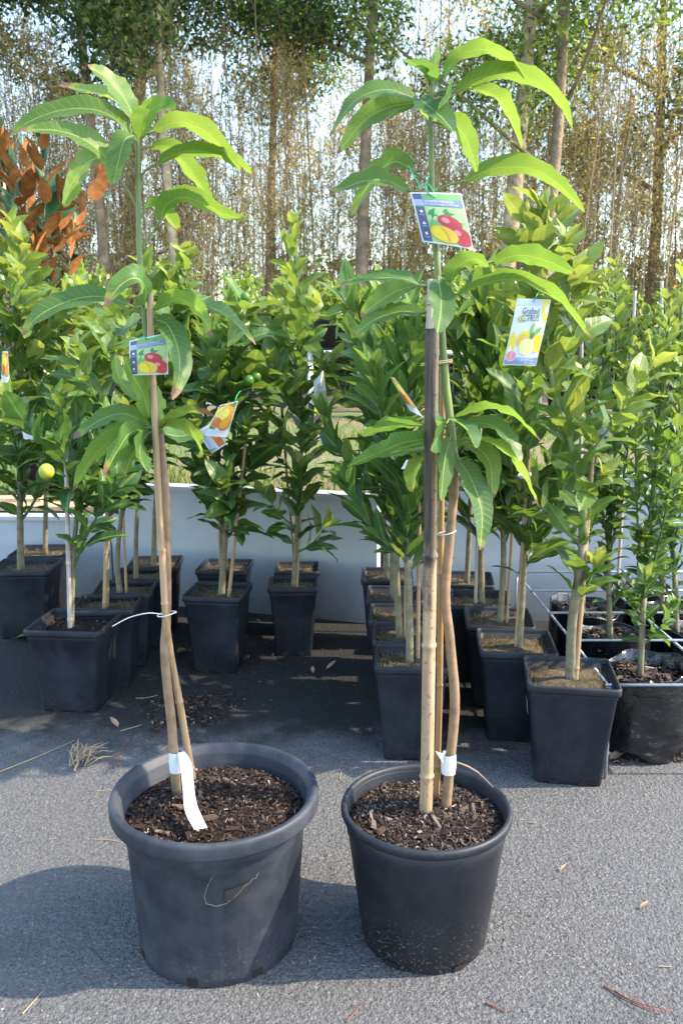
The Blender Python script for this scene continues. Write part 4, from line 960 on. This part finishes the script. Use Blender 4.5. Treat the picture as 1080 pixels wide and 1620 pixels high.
right_leaves = [
 (130, [(685, 126), (688, 100), (689, 76)], 24, U, -.06, .6, 1.2), (132, [(679, 128), (668, 108), (643, 94)], 30, D, -.08, .15, 1.2),
 (140, [(702, 120), (724, 90), (763, 78), (800, 92), (829, 124)], 28, U, -.03, .6, 1.2), (155, [(720, 148), (752, 126), (800, 117), (848, 131), (886, 163), (904, 204)], 34, U, -.02, .65, 1.2),
 (150, [(745, 140), (775, 148), (800, 172), (825, 234)], 26, U, .10, .7, 1.2), (160, [(663, 156), (680, 170), (698, 186), (717, 208)], 40, D, -.14, .12, 1.2), (158, [(716, 144), (706, 160), (692, 172)], 22, D, -.10, .2, 1.2),
 (188, [(695, 196), (722, 200), (742, 230), (754, 272)], 42, U, -.07, .6, 1.2), (165, [(660, 158), (618, 142), (582, 148), (553, 168), (522, 216)], 29, U, -.03, .65, .97), (172, [(660, 162), (615, 170), (575, 192), (534, 244)], 44, U, .04, .6, .98),
 (180, [(664, 164), (672, 178), (682, 196)], 24, U, .07, .45, 1.2), (300, [(650, 268), (622, 256), (590, 282), (552, 347)], 38, U, .06, .65, .97), (312, [(645, 303), (610, 286), (570, 288), (525, 306)], 30, U, -.05, .65, .98),
 (318, [(735, 287), (765, 272), (800, 264), (847, 269), (888, 296), (924, 335)], 37, U, .03, .65, 1.2),
 (447, [(713, 447), (722, 424), (748, 410), (773, 421)], 34, U, -.06, .45, 1.2), (440, [(778, 416), (820, 404), (862, 412), (910, 434)], 37, U, -.04, .45, .98), (470, [(724, 468), (762, 450), (815, 442), (865, 462), (898, 490), (935, 538)], 22, U, -.06, .5, .97),
 (446, [(693, 443), (697, 470), (696, 498), (691, 527)], 52, D, -.12, .15, 1.2), (455, [(666, 452), (637, 441), (590, 441), (535, 453)], 22, U, -.03, .5, .93), (452, [(662, 450), (629, 460), (598, 478), (570, 501)], 40, U, .06, .6, .95),
 (490, [(668, 497), (633, 493), (590, 507), (560, 532)], 28, U, .03, .55, .97),
 (675, [(672, 672), (621, 673), (573, 690)], 24, D, .05, .25, 1.2), (690, [(690, 694), (640, 700), (600, 716), (549, 738)], 32, D, -.06, .25, 1.2), (700, [(700, 706), (650, 710), (598, 722)], 28, U, .04, .35, 1.2),
 (672, [(706, 670), (694, 688), (681, 712)], 30, D, -.12, .2, 1.2), (692, [(711, 696), (703, 730), (697, 792)], 33, D, -.09, .25, 1.2), (668, [(720, 664), (738, 680), (751, 708)], 24, D, -.12, .2, 1.2),
 (672, [(735, 667), (780, 674), (808, 702), (822, 732)], 28, D, -.07, .3, .98), (666, [(720, 660), (769, 645), (813, 659), (856, 700)], 15, U, -.04, .45, .92), (700, [(735, 706), (754, 708), (775, 735), (778, 790)], 37, D, -.05, .85, .97),
 (708, [(725, 728), (744, 757), (761, 807), (759, 870)], 45, D, -.10, .28, .98), (696, [(752, 697), (791, 706), (821, 741), (852, 802)], 18, U, -.06, .7, .95), (712, [(672, 718), (657, 742), (652, 778)], 27, D, .06, .85, .95)]
right_stem = [(705, 1275, 0), (712, 1200, 0), (719, 1110, 0), (712, 1020, 0), (704, 940, 0), (711, 850, 0), (718, 760, 0), (714, 690, 0), (704, 600, 0), (698, 520, 0), (692, 430, 0), (684, 320, 0), (681, 200, 0), (684, 125, 0)]
RM, rpath = mango('mango sapling with a broad leafy crown in the smaller right pot', RY, right_stem, [.0105, .0092, .0088, .0085, .0082, .0078, .0066, .0056, .0045, .0036], 745, right_leaves, 62, .05)
SL = LY + .016; 
stake([P(305, 1232, LY + .02), P(300, 1205, LY + .018), P(284, 1110, LY + .016), P(270, 1035, LY + .006), P(262, 970, LY - .018), P(257, 880, LY - .018), P(251, 790, LY - .018), P(244, 640, LY - .016), P(239, 540, LY - .014), P(238, 466, LY - .012)], .0072, M['bamboo'], 'bamboo stake crossing the stem of the left mango', (.08, .22, .46, .58, .8), 3, .75)
stake([P(673, 1288, RY - .02), P(676, 1170, RY - .02), P(679, 960, RY - .02), P(681, 760, RY - .02), P(683, 520, RY - .02)], .0118, M['bamboo_dark'], 'thick bamboo stake with black stained upper half, right mango', (.14, .44, .62), 4, .97)
stake([P(690, 1262, RY + .015), P(695, 1080, RY + .015), P(697, 860, RY + .018), P(700, 560, RY + .022)], .0058, M['bamboo_gold'], 'thin golden cane behind the thick stake, right mango', (.12, .34, .6, .8), 5, .9)
# snapped tip and stub of the thick stake
stake([P(679, 524, RY - .018), P(681, 480, RY - .016), P(681, 442, RY - .014)], .0068, M['stake_grey'], 'slim weathered cane rising out of the thick stake', (.5,), 6, .8)
# ties
def coil(c, r_, h, turns, mat, name, label, cat, axis=None, th=.0011):
    pts = [Vector((c.x + math.cos(a) * r_, c.y + math.sin(a) * r_ * 1.0, c.z + h * (a / (6.2832 * turns) - .5) + .003 * math.cos(a))) for a in [6.2832 * turns * i / (turns * 14) for i in range(turns * 14 + 1)]]
    o = MB().tube(pts, th, 5).build(name, mat); return props(o, label, cat)
coil(P(690, 574, RY + .0), .026, .006, 2, M['twine'], 'twine_tie', 'yellowish twine tying the right mango to its thick stake', 'tie')
coil(P(706, 843, RY + .0), .0155, .003, 1, M['white_plastic'], 'cable_tie', 'thin white tie around the right mango stem and cane', 'tie', th=.0009)
ct = coil(P(264, 971, LY - .01), .0165, .003, 1, M['white_plastic'], 'cable_tie', 'white beaded tie with a long tail on the left mango', 'tie', th=.0011)
MB().tube(smooth_path([P(257, 972, LY - .028), P(235, 970, LY - .035), P(205, 977, LY - .03), P(178, 991, LY - .03)], 40), [.0011 if i % 2 else .0006 for i in range(40)], 5).build('tail', M['white_plastic'], ct)
# white tape labels
def tape(c, r_, z0, z1, label, tilt):
    o = thing('tape_label', label, 'label', c)
    MB().lathe([(r_, z0), (r_ + .0012, (z0 + z1) / 2), (r_, z1)], c, 20).build('band', M['white_plastic'], o); return o
c = P(279, 1204, LY); t1 = tape(c, .0125, -.020, .020, 'white paper tape label trailing from the left mango trunk', 0)
b = MB(); vs = []; fs = []; strip = smooth_path([P(287, 1190, LY - .010), P(295, 1213, LY - .035), P(298, 1245, LY - .075), P(303, 1280, LY - .115), P(318, 1311, LY - .16)], 14)
for i, p in enumerate(strip):
    w = .0125 * (1 if i < 12 else .9) * (.55 + .45 * min(1, i / 3)); a = .25 + .5 * math.sin(i * .25); vs += [p + Vector((-w * math.cos(a), -w * math.sin(a) * .5, -.1 * w)), p + Vector((w * math.cos(a), w * math.sin(a) * .5, .1 * w))]
fs = [(i * 2, i * 2 + 1, i * 2 + 3, i * 2 + 2) for i in range(13)]; b.add(vs, fs); b.build('strip', M['white_plastic'], t1)
c = P(709, 1208, RY); t2 = tape(c, .0130, -.018, .020, 'short white tape label wrapped around the right mango trunk', 0)
b = MB(); b.add([P(700, 1192, RY - .012), P(688, 1188, RY - .012), P(697, 1202, RY - .014), P(701, 1208, RY - .014)], [(0, 1, 2, 3)]); b.build('loose_end', M['white_plastic'], t2)

# ================================================================== PLANT TAGS
def text_mesh(s):
    cu = bpy.data.curves.new('txt', 'FONT'); cu.body = s; cu.resolution_u = 2; ob = bpy.data.objects.new('txt', cu); C.objects.link(ob)
    dg = bpy.context.evaluated_depsgraph_get(); me = bpy.data.meshes.new_from_object(ob.evaluated_get(dg))
    v = [x.co.copy() for x in me.vertices]; f = [tuple(p.vertices) for p in me.polygons]
    bpy.data.objects.remove(ob); bpy.data.meshes.remove(me); bpy.data.curves.remove(cu)
    x0 = min(p.x for p in v); x1 = max(p.x for p in v); y0 = min(p.y for p in v); y1 = max(p.y for p in v)
    return [((p.x - x0) / (x1 - x0), (p.y - y0) / (y1 - y0)) for p in v], f
COL = {'white': (.85, .86, .88), 'navy': (.10, .13, .27), 'blue': (.22, .28, .50), 'lblue': (.42, .52, .78), 'green': (.22, .48, .16), 'lgreen': (.45, .68, .30), 'dgreen': (.08, .28, .10), 'red': (.55, .06, .08), 'orange': (.82, .40, .04),
       'mango': (.86, .58, .08), 'dorange': (.68, .20, .04), 'yellow': (.90, .74, .06), 'lemon': (.93, .87, .32), 'pink': (.85, .30, .36), 'sky': (.62, .74, .90), 'ink': (.05, .09, .16), 'slate': (.24, .32, .50), 'dark': (.03, .05, .09)}
def ell(cx, cy, rx, ry, rot=0, a0=0, a1=360, n=22):
    return [(cx + math.cos(R(rot)) * rx * math.cos(t) - math.sin(R(rot)) * ry * math.sin(t), cy + math.sin(R(rot)) * rx * math.cos(t) + math.cos(R(rot)) * ry * math.sin(t)) for t in [R(a0 + (a1 - a0) * k / n) for k in range(n)]]
def rect(a, b_, c_, d): return [(a, b_), (c_, b_), (c_, d), (a, d)]
def clip_poly(pts): return [(max(.02, min(.98, u)), max(.015, min(.985, v))) for u, v in pts]
def card(name, label, corners, Y, art, bulge=.004, tie=None, depth=(0, 0, 0, 0), group='printed plant tags'):
    """corners TL,TR,BR,BL in photo pixels; art in uv with v down"""
    TL, TR, BR, BL = [P(x, y, Y + d) for (x, y), d in zip(corners, depth)]
    def at(u, v, lay):
        p = TL.lerp(TR, u).lerp(BL.lerp(BR, u), v); n = (TR - TL).cross(BL - TL).normalized()
        if n.dot(p - CAM) > 0: n = -n
        return p + n * (bulge * math.sin(math.pi * u) * (.4 + .6 * v) + .0022 * bulge / .004 * math.sin(v * 4) + lay * .00022)
    o = thing(name, label, 'plant tag', (TL + TR + BR + BL) / 4, group)
    b = MB(); n = 8; vs = [at(i / n, j / n, 0) for j in range(n + 1) for i in range(n + 1)]; m = len(vs); vs2 = [at(i / n, j / n, -3) for j in range(n + 1) for i in range(n + 1)]
    q = [(j * (n + 1) + i, j * (n + 1) + i + 1, (j + 1) * (n + 1) + i + 1, (j + 1) * (n + 1) + i) for j in range(n) for i in range(n)]
    b.add(vs, q); b.add(vs2, [tuple(reversed(f)) for f in q]); b.build('card', M['white_plastic'], o)
    b = MB(); mats = []; 
    for k, e in enumerate(art):
        cn = e[-1]; mt = plain('ink_' + cn, tuple(v * .74 for v in COL[cn]), .45)
        if mt not in mats: mats.append(mt)
        mi = mats.index(mt); lay = 1 + k * .5
        if e[0] == 'p':
            pts = clip_poly(e[1]); cu = sum(p[0] for p in pts) / len(pts); cv = sum(p[1] for p in pts) / len(pts); rings = 4; vs = [at(cu, cv, lay)]; nn = len(pts)
            if nn == 4:      # fill rectangles with a small grid so they follow the bend
                g_ = 6; vs = []
                for j in range(g_ + 1):
                    for i in range(g_ + 1):
                        u = (pts[0][0] * (1 - i / g_) + pts[1][0] * i / g_) * (1 - j / g_) + (pts[3][0] * (1 - i / g_) + pts[2][0] * i / g_) * j / g_
                        v = (pts[0][1] * (1 - i / g_) + pts[1][1] * i / g_) * (1 - j / g_) + (pts[3][1] * (1 - i / g_) + pts[2][1] * i / g_) * j / g_
                        vs.append(at(u, v, lay))
                b.add(vs, [(j * (g_ + 1) + i, j * (g_ + 1) + i + 1, (j + 1) * (g_ + 1) + i + 1, (j + 1) * (g_ + 1) + i) for j in range(g_) for i in range(g_)], mi)
            else:
                for r_ in range(1, rings + 1): vs += [at(cu + (u - cu) * r_ / rings, cv + (v - cv) * r_ / rings, lay) for u, v in pts]
                fs = [(0, 1 + i, 1 + (i + 1) % nn) for i in range(nn)]
                for r_ in range(rings - 1): fs += [(1 + r_ * nn + i, 1 + (r_ + 1) * nn + i, 1 + (r_ + 1) * nn + (i + 1) % nn, 1 + r_ * nn + (i + 1) % nn) for i in range(nn)]
                b.add(vs, fs, mi)
        else:
            _, s, u0, v0, u1, v1, cn = e; tv, tf = text_mesh(s); b.add([at(u0 + (u1 - u0) * x, v1 - (v1 - v0) * y, lay) for x, y in tv], tf, mi)
    b.build('print', mats, o, False)
    if tie: MB().tube(smooth_path([P(x, y, Y + d) for x, y, d in tie], 14), .0011 if Y < 2 else .0016, 5).build('tie', M['green_tie'], o)
    return o
mango_art = [('p', rect(.03, .03, .97, .97), 'lgreen'), ('p', rect(.03, .03, .2, .14), 'navy'), ('p', rect(.2, .03, .97, .14), 'green'), ('p', rect(.03, .14, .97, .27), 'blue'), ('p', rect(.03, .145, .2, .265), 'lblue'),
    ('p', rect(.03, .285, .2, .97), 'navy'), ('p', rect(.2, .29, .97, .55), 'lgreen'), ('p', [(.28, .36), (.40, .30), (.36, .42), (.45, .47), (.34, .46), (.27, .62), (.30, .46), (.22, .44)], 'dgreen'), ('p', [(.55, .34), (.62, .30), (.66, .38), (.78, .40), (.67, .44), (.70, .56), (.61, .46), (.50, .50), (.56, .41)], 'dgreen'),
    ('p', ell(.36, .70, .17, .13, 20), 'green'), ('p', ell(.63, .57, .24, .13, 16), 'red'), ('p', ell(.55, .53, .08, .05, 16), 'pink'), ('p', ell(.80, .80, .22, .16, 28), 'red'), ('p', ell(.74, .74, .07, .05, 20), 'pink'), ('p', ell(.47, .80, .27, .155, 12), 'mango'), ('p', ell(.39, .80, .15, .12, 30), 'yellow'), ('p', [(.42, .66), (.52, .76), (.57, .95), (.555, .95), (.505, .77), (.41, .67)], 'orange'),
    ('t', 'BOWEN MANGO', .23, .155, .80, .205, 'white'), ('t', '(aka Kensington Pride)', .19, .215, .88, .26, 'white'), ('t', 'Full Sun', .07, .44, .17, .465, 'white'), ('t', '4-6m', .08, .66, .16, .69, 'white'), ('t', 'Fruit', .08, .87, .16, .90, 'white'),
    ('p', ell(.12, .39, .03, .03), 'white'), ('p', [(.08, .64), (.12, .58), (.16, .64), (.13, .645), (.10, .645)], 'white'), ('p', ell(.12, .82, .028, .028), 'white')]
card('plant_tag', 'mango picture tag hanging high on the right mango stem', [(648, 304), (729, 306), (749, 395), (668, 382)], RY - .03, mango_art, .006, [(646, 262, .03), (658, 285, .0), (668, 298, -.004), (676, 290, .01), (690, 312, -.004), (672, 300, .0), (680, 275, .03)])
card('plant_tag', 'mango picture tag half hidden behind a drooping leaf, left mango', [(205, 539.5), (266, 526), (266, 592), (206, 594)], LY - .035, mango_art, .003, [(221, 536, -.004), (228, 533, -.01), (236, 538, .0), (246, 536, -.004)])
def lemon_art(extra=True):
    a = [('p', rect(.01, .01, .99, .10), 'sky'), ('p', [(.78, .03), (.98, .0), (.98, .36), (.90, .33), (.80, .2)], 'yellow'), ('p', ell(.93, .14, .05, .07, 10), 'white'), ('p', [(.0, .58), (.10, .48), (.2, .6), (.22, .80), (.02, .86)], 'yellow'), ('p', [(.05, .74), (.1, .68), (.14, .8), (.06, .86), (.03, .84)], 'white'),
        ('p', ell(.42, .60, .20, .12, -10), 'yellow'), ('p', ell(.88, .66, .22, .14, 0), 'yellow'), ('p', ell(.40, .62, .15, .09, -10), 'mango'), ('p', ell(.62, .44, .05, .09, 15), 'green'), ('p', ell(.77, .49, .15, .045, -25), 'green'), ('p', ell(.66, .55, .06, .05, 0), 'dgreen'),
        ('p', ell(.56, .72, .225, .128), 'white'), ('p', ell(.56, .72, .19, .108), 'lemon'), ('p', ell(.56, .72, .03, .018), 'white'),
        ('p', [(.0, .92), (.3, .885), (.99, .87), (.99, .99), (.5, .995), (.01, .99)], 'slate'), ('p', ell(.17, .86, .155, .08), 'white'), ('p', ell(.17, .86, .14, .072), 'pink'), ('p', rect(.165, .80, .178, .92), 'white'),
        ('t', 'Grafted', .22, .135, .72, .225, 'ink'), ('t', 'ITRUS', .36, .235, .76, .335, 'ink'), ('p', ell(.24, .30, .085, .05), 'orange'), ('p', ell(.27, .295, .085, .05), 'lemon'), ('p', ell(.30, .29, .085, .052), 'ink'), ('p', ell(.305, .29, .07, .042), 'lgreen'), ('p', rect(.345, .27, .39, .31), 'white'),
        ('t', 'Lemon', .50, .895, .90, .935, 'white'), ('t', 'Eureka', .62, .945, .90, .98, 'white')]
    return a
card('plant_tag', 'white grafted citrus lemon tag, largest tag on the right', [(818, 472), (871, 474), (847, 579), (795, 577)], 1.90, lemon_art(), .004, [(843, 478, -.004), (848, 468, -.01), (852, 462, .02)])
card('plant_tag', 'lemon tag half hidden by leaves, below the largest right tag', [(938, 665), (968, 668), (973, 752), (941, 748)], 2.44, lemon_art() + [('p', rect(.01, .87, .99, .99), 'dark'), ('t', 'Lemon', .35, .89, .9, .93, 'white'), ('t', 'Eureka', .45, .945, .9, .98, 'white')], .003)
card('plant_tag', 'lemon tag turned edge on, hanging on the slender middle tree', [(496, 604), (511, 586), (519, 655), (497, 673)], 2.78, lemon_art() + [('p', rect(.01, .9, .99, .99), 'dark')], .003, depth=(0, .05, .05, 0))
orange_art = [('p', rect(.04, .03, .96, .74), 'orange'), ('p', rect(.04, .03, .96, .12), 'dorange'), ('p', ell(.84, .10, .10, .07, 30), 'dgreen'), ('p', ell(.2, .24, .20, .15, -15), 'lemon'), ('p', ell(.2, .24, .15, .11, -15), 'yellow'), ('p', ell(.78, .30, .2, .15), 'orange'), ('p', ell(.45, .12, .18, .1), 'mango'), ('p', ell(.5, .35, .24, .15, -20), 'lemon'), ('p', ell(.5, .35, .19, .115, -20), 'yellow'), ('p', ell(.5, .35, .03, .02), 'white'),
    ('p', ell(.28, .58, .22, .15), 'dorange'), ('p', ell(.68, .64, .27, .18), 'dorange'), ('p', ell(.70, .62, .22, .15), 'orange'), ('p', [(.04, .66), (.2, .72), (.4, .78), (.3, .79), (.04, .76)], 'dgreen'), ('p', rect(.10, .84, .6, .87), 'sky'), ('p', rect(.10, .91, .5, .93), 'sky')]
card('plant_tag', 'orange fruit tag on the dense middle tree, in front', [(348, 641), (377, 634), (359, 692), (323, 689)], 2.62, orange_art, .004, [(372, 637, -.01), (374, 628, 0), (379, 620, .06), (386, 617, .12)])
card('plant_tag', 'pale back of a second tag behind the orange fruit tag', [(312, 682), (333, 670), (359, 702), (335, 718)], 2.66, [('p', rect(.05, .05, .45, .95), 'sky'), ('p', rect(.55, .1, .96, .95), 'dorange'), ('p', rect(.1, .2, .14, .8), 'slate'), ('p', rect(.2, .2, .24, .7), 'slate')], .003)
card('plant_tag', 'twisted orange tag beside the thick stake of the right mango', [(615, 594), (625, 599), (669, 660), (648, 650)], 2.02, orange_art, .004, [(617, 595, -.004), (612, 590, .03)])
card('plant_tag', 'narrow orange and white tag at the left edge', [(4, 556), (13, 556), (16, 606), (3, 604)], 2.95, orange_art, .002)
card('plant_tag', 'pale blank tag among the leaves left of the yellow lemon', [(32, 664), (52, 672), (58, 700), (38, 694)], 2.75, [('p', rect(.1, .2, .8, .3), 'sky'), ('p', rect(.1, .45, .7, .52), 'sky')], .003)
card('plant_tag', 'grey clear tag low on the citrus behind the right mango', [(642, 728), (660, 722), (656, 742), (634, 742)], 2.05, [('p', rect(.1, .3, .9, .5), 'sky')], .002)
card('plant_tag', 'lemon tag glimpsed between the two middle trees', [(430, 600), (446, 598), (452, 646), (428, 642)], 3.1, lemon_art(), .003)

# ================================================================== THINGS BEHIND THE WALL
pl = MB().box((-3.2, 3.72, .372), (-1.12, 3.86, .392)).build('timber_plank', M['timber'], None, False); props(pl, 'pale timber plank lying on the low left wall', 'plank')
pl = MB().box((-2.9, 3.87, .39), (-1.3, 3.97, .41), 0, Matrix.Rotation(R(1.5), 4, 'Z')).build('timber_plank', M['timber'], None, False); props(pl, 'second timber plank behind the low left wall plank', 'plank')
# bench with a galvanised rail carrying dark tubs
bn = thing('metal_bench', 'galvanised pipe bench carrying black tubs behind the middle trees', 'bench', (-.3, 8.1, .45))
for y in (7.9, 8.5): MB().tube([(-3.0, y, 1.10), (2.0, y, 1.10)], .022, 8).build('rail', M['galv'], bn)
for x in (-3.0, -1.65, -.3, .8, 2.0):
    for y in (7.9, 8.5): MB().tube([(x, y, 1.10), (x, y, .44)], .018, 8).build('leg', M['galv'], bn)
    MB().tube([(x, 7.9, 1.135), (x, 8.5, 1.135)], .012, 6).build('cross_bar', M['galv'], bn)
for x0 in (-1.9, .2): MB().tube([(x0, 7.9, .62), (x0 + .9, 7.9, .62)], .012, 6).build('brace', M['galv'], bn)
SHRUB = [M['canopy'], island_mat('bright_shrub_leaves', [(0, (.07, .13, .02)), (.5, (.16, .24, .035)), (1, (.30, .36, .07))], .35, .45)]
def shrub(x, y, z, h, w, label, mat, n, ll, seed):
    r = random.Random(seed); o = thing('shrub', label, 'shrub', (x, y, z), 'shrubs behind the wall'); b = MB(); cen = []; rad = []; nn = []
    for k in range(7):
        a = GOLD * k; e = Vector((x + math.cos(a) * w * r.uniform(.2, .9), y + math.sin(a) * w * r.uniform(.2, .9), z + h * r.uniform(.65, 1))); mid = Vector((x, y, z)).lerp(e, .5) + Vector((math.cos(a) * -.02, 0, .05))
        b.tube([Vector((x, y, z)), mid, e], [.012, .008, .003], 5); 
        for t in (.35, .6, .8, 1): cen.append(Vector((x, y, z)).lerp(e, t)); rad.append(w * (.45 if t < 1 else .28)); nn.append(n // 28)
    b.build('stem', M['stem_dark'], o); V, Q = leaf_cloud(cen, rad, nn, ll, ll * .24, 1.2, -.6); link('crown', fast_mesh('crown', V, Q, mat), o)
spots = ['far left', 'left', 'left of middle', 'middle', 'right of middle', 'right']
for i, x in enumerate((-2.5, -1.75, -.95, -.1, .22, 1.05)):
    tub(x, 8.2, 1.148, .15, .27, 'black tub on the metal bench, ' + spots[i] + ' of its row', M['pot_black'])
    shrub(x, 8.2, 1.38, (.55, .6, .45, .35, .32, .4)[i], .26, 'bright green shrub in the bench tub at the ' + spots[i] + ' of the row', SHRUB[1], 500, .07, 70 + i)
names = ['first', 'second', 'third', 'fourth', 'fifth', 'sixth', 'seventh']
for i in range(7):
    x = 2.55 + .55 * i * .9; y = 9.8 + .1 * math.sin(i * 2.3)
    tub(x, y, .465, .17, .30, names[i] + ' black tub from the left in the far row behind the right hand plants', M['pot_black'])
    shrub(x, y, .72, 1.15 + .2 * math.sin(i * 1.9), .28, names[i] + ' green shrub from the left in the far row on the right', SHRUB[i % 2], 800, .075, 80 + i)
for i in range(7):
    x = -1.0 + .06 * i + rng.uniform(-.2, .2); y0 = 9.0 + .07 * i
    o = MB().tube([(x + .6, y0, .49 + .012 * (i % 3)), (x + 2.6, y0 + rng.uniform(-.1, .2), .49 + .014 * (i % 3))], .014, 7).build('bamboo_pole', M['bamboo']); props(o, 'yellowish bamboo pole in the pile lying on the lawn', 'pole', 'bamboo poles piled on the lawn')

# ================================================================== LITTER ON THE ASPHALT
def dry_leaf(px, py, L, W, rot, label, mat='dry_leaf', seed=0):
    p = G(px, py, 0); me = leaf_mesh('dry_leaf', L, W, seed, M[mat], curl=-.25, fold=.5, pet=.1, ns=7)
    o = link('fallen_leaf', me); o.matrix_basis = Matrix.Translation(p + Vector((0, 0, .006))) @ Matrix.Rotation(R(rot), 4, 'Z') @ Matrix.Rotation(R(8), 4, 'X'); return props(o, label, 'fallen leaf')
dry_leaf(188, 1154, .045, .016, 40, 'curled tan leaf on the asphalt behind the left pot', seed=1)
dry_leaf(960, 1206, .07, .03, -70, 'large brown dry leaf between the right pot and the bag', seed=2)
dry_leaf(486, 1023, .06, .022, 80, 'brown leaf lying by the narrow middle pot', seed=3)
dry_leaf(320, 1052, .05, .02, 30, 'brown leaf beside the mossy middle pot', seed=4)
dry_leaf(495, 1068, .035, .014, 10, 'small brown leaf on the dark ground in the middle', seed=5)
dry_leaf(515, 1062, .05, .015, -40, 'pale leaf on the dark ground in the middle', seed=6)
dry_leaf(300, 1030, .09, .035, 160, 'green fallen leaf behind the left mango stem', 'green_fallen', 7)
dry_leaf(415, 985, .06, .025, 120, 'green fallen leaf by the white wall', 'green_fallen', 8)
dry_leaf(20, 1012, .11, .035, -100, 'wilted green leaf on the ground at the left edge', 'green_fallen', 9)
dry_leaf(45, 1002, .09, .03, 60, 'second wilted green leaf by the left edge pots', 'green_fallen', 10)
dry_leaf(885, 1382, .022, .007, -50, 'tiny tan leaf scrap on the asphalt at right', seed=11)
dry_leaf(1010, 1440, .022, .007, -70, 'tiny leaf scrap on the open asphalt far right', seed=12)
def twig(pts, r0, label, mat='dry', name='twig', sub=()):
    p = [G(x, y, 0) + Vector((0, 0, r0 + .001)) for x, y in pts]; o = MB().tube(smooth_path(p, 12), [r0 * (1 - .05 * i) for i in range(12)], 5).build(name, M[mat]); props(o, label, 'twig')
    for s in sub: MB().tube(smooth_path([G(x, y, 0) + Vector((0, 0, .004 + .006 * i)) for i, (x, y) in enumerate(s)], 6), r0 * .6, 4).build('side_shoot', M[mat], o)
twig([(-6, 1225), (40, 1207), (80, 1190), (118, 1173)], .0022, 'long dry stalk on the asphalt at the left edge')
twig([(207, 1166), (192, 1188), (178, 1200), (176, 1218)], .0016, 'reddish forked twig beside the left pot', 'red_twig', sub=[[(192, 1188), (187, 1205), (192, 1222)]])
twig([(190, 1158), (225, 1148)], .0018, 'short pale stalk behind the left pot')
twig([(215, 1106), (232, 1105), (250, 1101)], .0016, 'pale stalk by the left row of pots')
twig([(148, 1329), (172, 1330), (196, 1334)], .0012, 'thin yellow straw by the left pot')
twig([(150, 1253), (178, 1250)], .0010, 'fine dry straw left of the pot')
twig([(36, 1606), (55, 1585), (68, 1570)], .0013, 'straw on the sunlit strip at bottom left')
twig([(955, 1562), (990, 1582), (1040, 1606)], .0020, 'reddish pine needle pair at bottom right', 'red_twig', sub=[[(970, 1570), (1005, 1594), (1060, 1612)]])
twig([(768, 1588), (785, 1596), (800, 1602)], .0018, 'small brown twig at the bottom of the picture', 'red_twig')
twig([(540, 1222), (538, 1234), (552, 1243)], .0011, 'tiny forked straw between the two pots')
twig([(548, 1618), (572, 1590)], .0012, 'straw on the sunlit strip at bottom middle', 'red_twig')
twig([(1040, 1530), (1062, 1531)], .0012, 'short pale straw on the asphalt at right')
twig([(838, 1302), (848, 1303)], .0015, 'short pale scrap on the asphalt behind the right pot')
# spiky dry frond
fr = thing('dry_frond', 'spiky tuft of dry needle leaves on the asphalt left of the pot', 'dry frond', G(120, 1200, 0)); r = random.Random(5); fc = G(118, 1222, 0)
for i in range(34):
    a = R(r.uniform(5, 120)); L = r.uniform(.035, .085); s0 = G(125 + r.uniform(-16, 16), 1205 + r.uniform(-8, 10), 0) + Vector((0, 0, .004)); e = s0 + Vector((math.cos(a) * L, math.sin(a) * L * .9, r.uniform(.002, .03)))
    m_ = s0.lerp(e, .5) + Vector((0, 0, .012)); MB().tube([s0, m_, e], [.0016, .0014, .0005], 4).build('needle', M['dry'], fr)
MB().tube([fc + Vector((0, 0, .004)), G(125, 1208, 0) + Vector((0, 0, .008)), G(150, 1190, 0) + Vector((0, 0, .008))], .003, 5).build('stalk', M['dry'], fr)
# spilt potting mix, scattered crumbs
def spill(px, py, rx, ry, n, size, name, label, mat):
    c = G(px, py, 0); a = nr.uniform(0, 6.283, n); q = nr.random(n) ** .75; m_ = np.maximum(0, 1 - q)
    pts = np.stack([c.x + np.cos(a) * q * rx * (1 + .25 * np.sin(3 * a)), c.y + np.sin(a) * q * ry * (1 + .3 * np.sin(2 * a + 1)), .002 + m_ * .012 * nr.random(n)], 1)
    props(link(name, chips_mesh(name, pts, size, mat, .4)), label, 'soil', kind='stuff')
spill(300, 1125, .15, .17, 1300, .009, 'spilt_soil', 'dark spilt potting mix behind the left pot', M['chips'])
spill(420, 1050, .55, .5, 900, .006, 'soil_crumbs', 'scattered soil crumbs on the dark ground between the rows', M['chips_grey'])
spill(540, 1370, 1.0, .55, 1300, .0036, 'grit', 'tiny pale grit and scraps scattered on the asphalt', M['dry'])
spill(345, 1420, .30, .26, 500, .0045, 'pot_crumbs', 'bark crumbs fallen round the left pot', M['chips_grey'])
spill(672, 1430, .24, .22, 400, .0045, 'pot_crumbs', 'bark crumbs fallen round the right pot', M['chips_grey'])
spill(1030, 1195, .25, .06, 500, .012, 'bark_spill', 'bark scraps spilt along the foot of the plastic bags', M['chips_grey'])
b = MB(); p = G(968, 1196, 0); b.add([p + Vector((-.016, 0, .002)), p + Vector((.016, .004, .004)), p + Vector((.012, .012, .024)), p + Vector((-.004, .01, .014)), p + Vector((-.014, .012, .026))], [(0, 1, 2, 3), (0, 3, 4)]); props(b.build('plastic_scrap', M['white_plastic'], None, False), 'torn scrap of white plastic beside the dry leaf on the right', 'scrap')
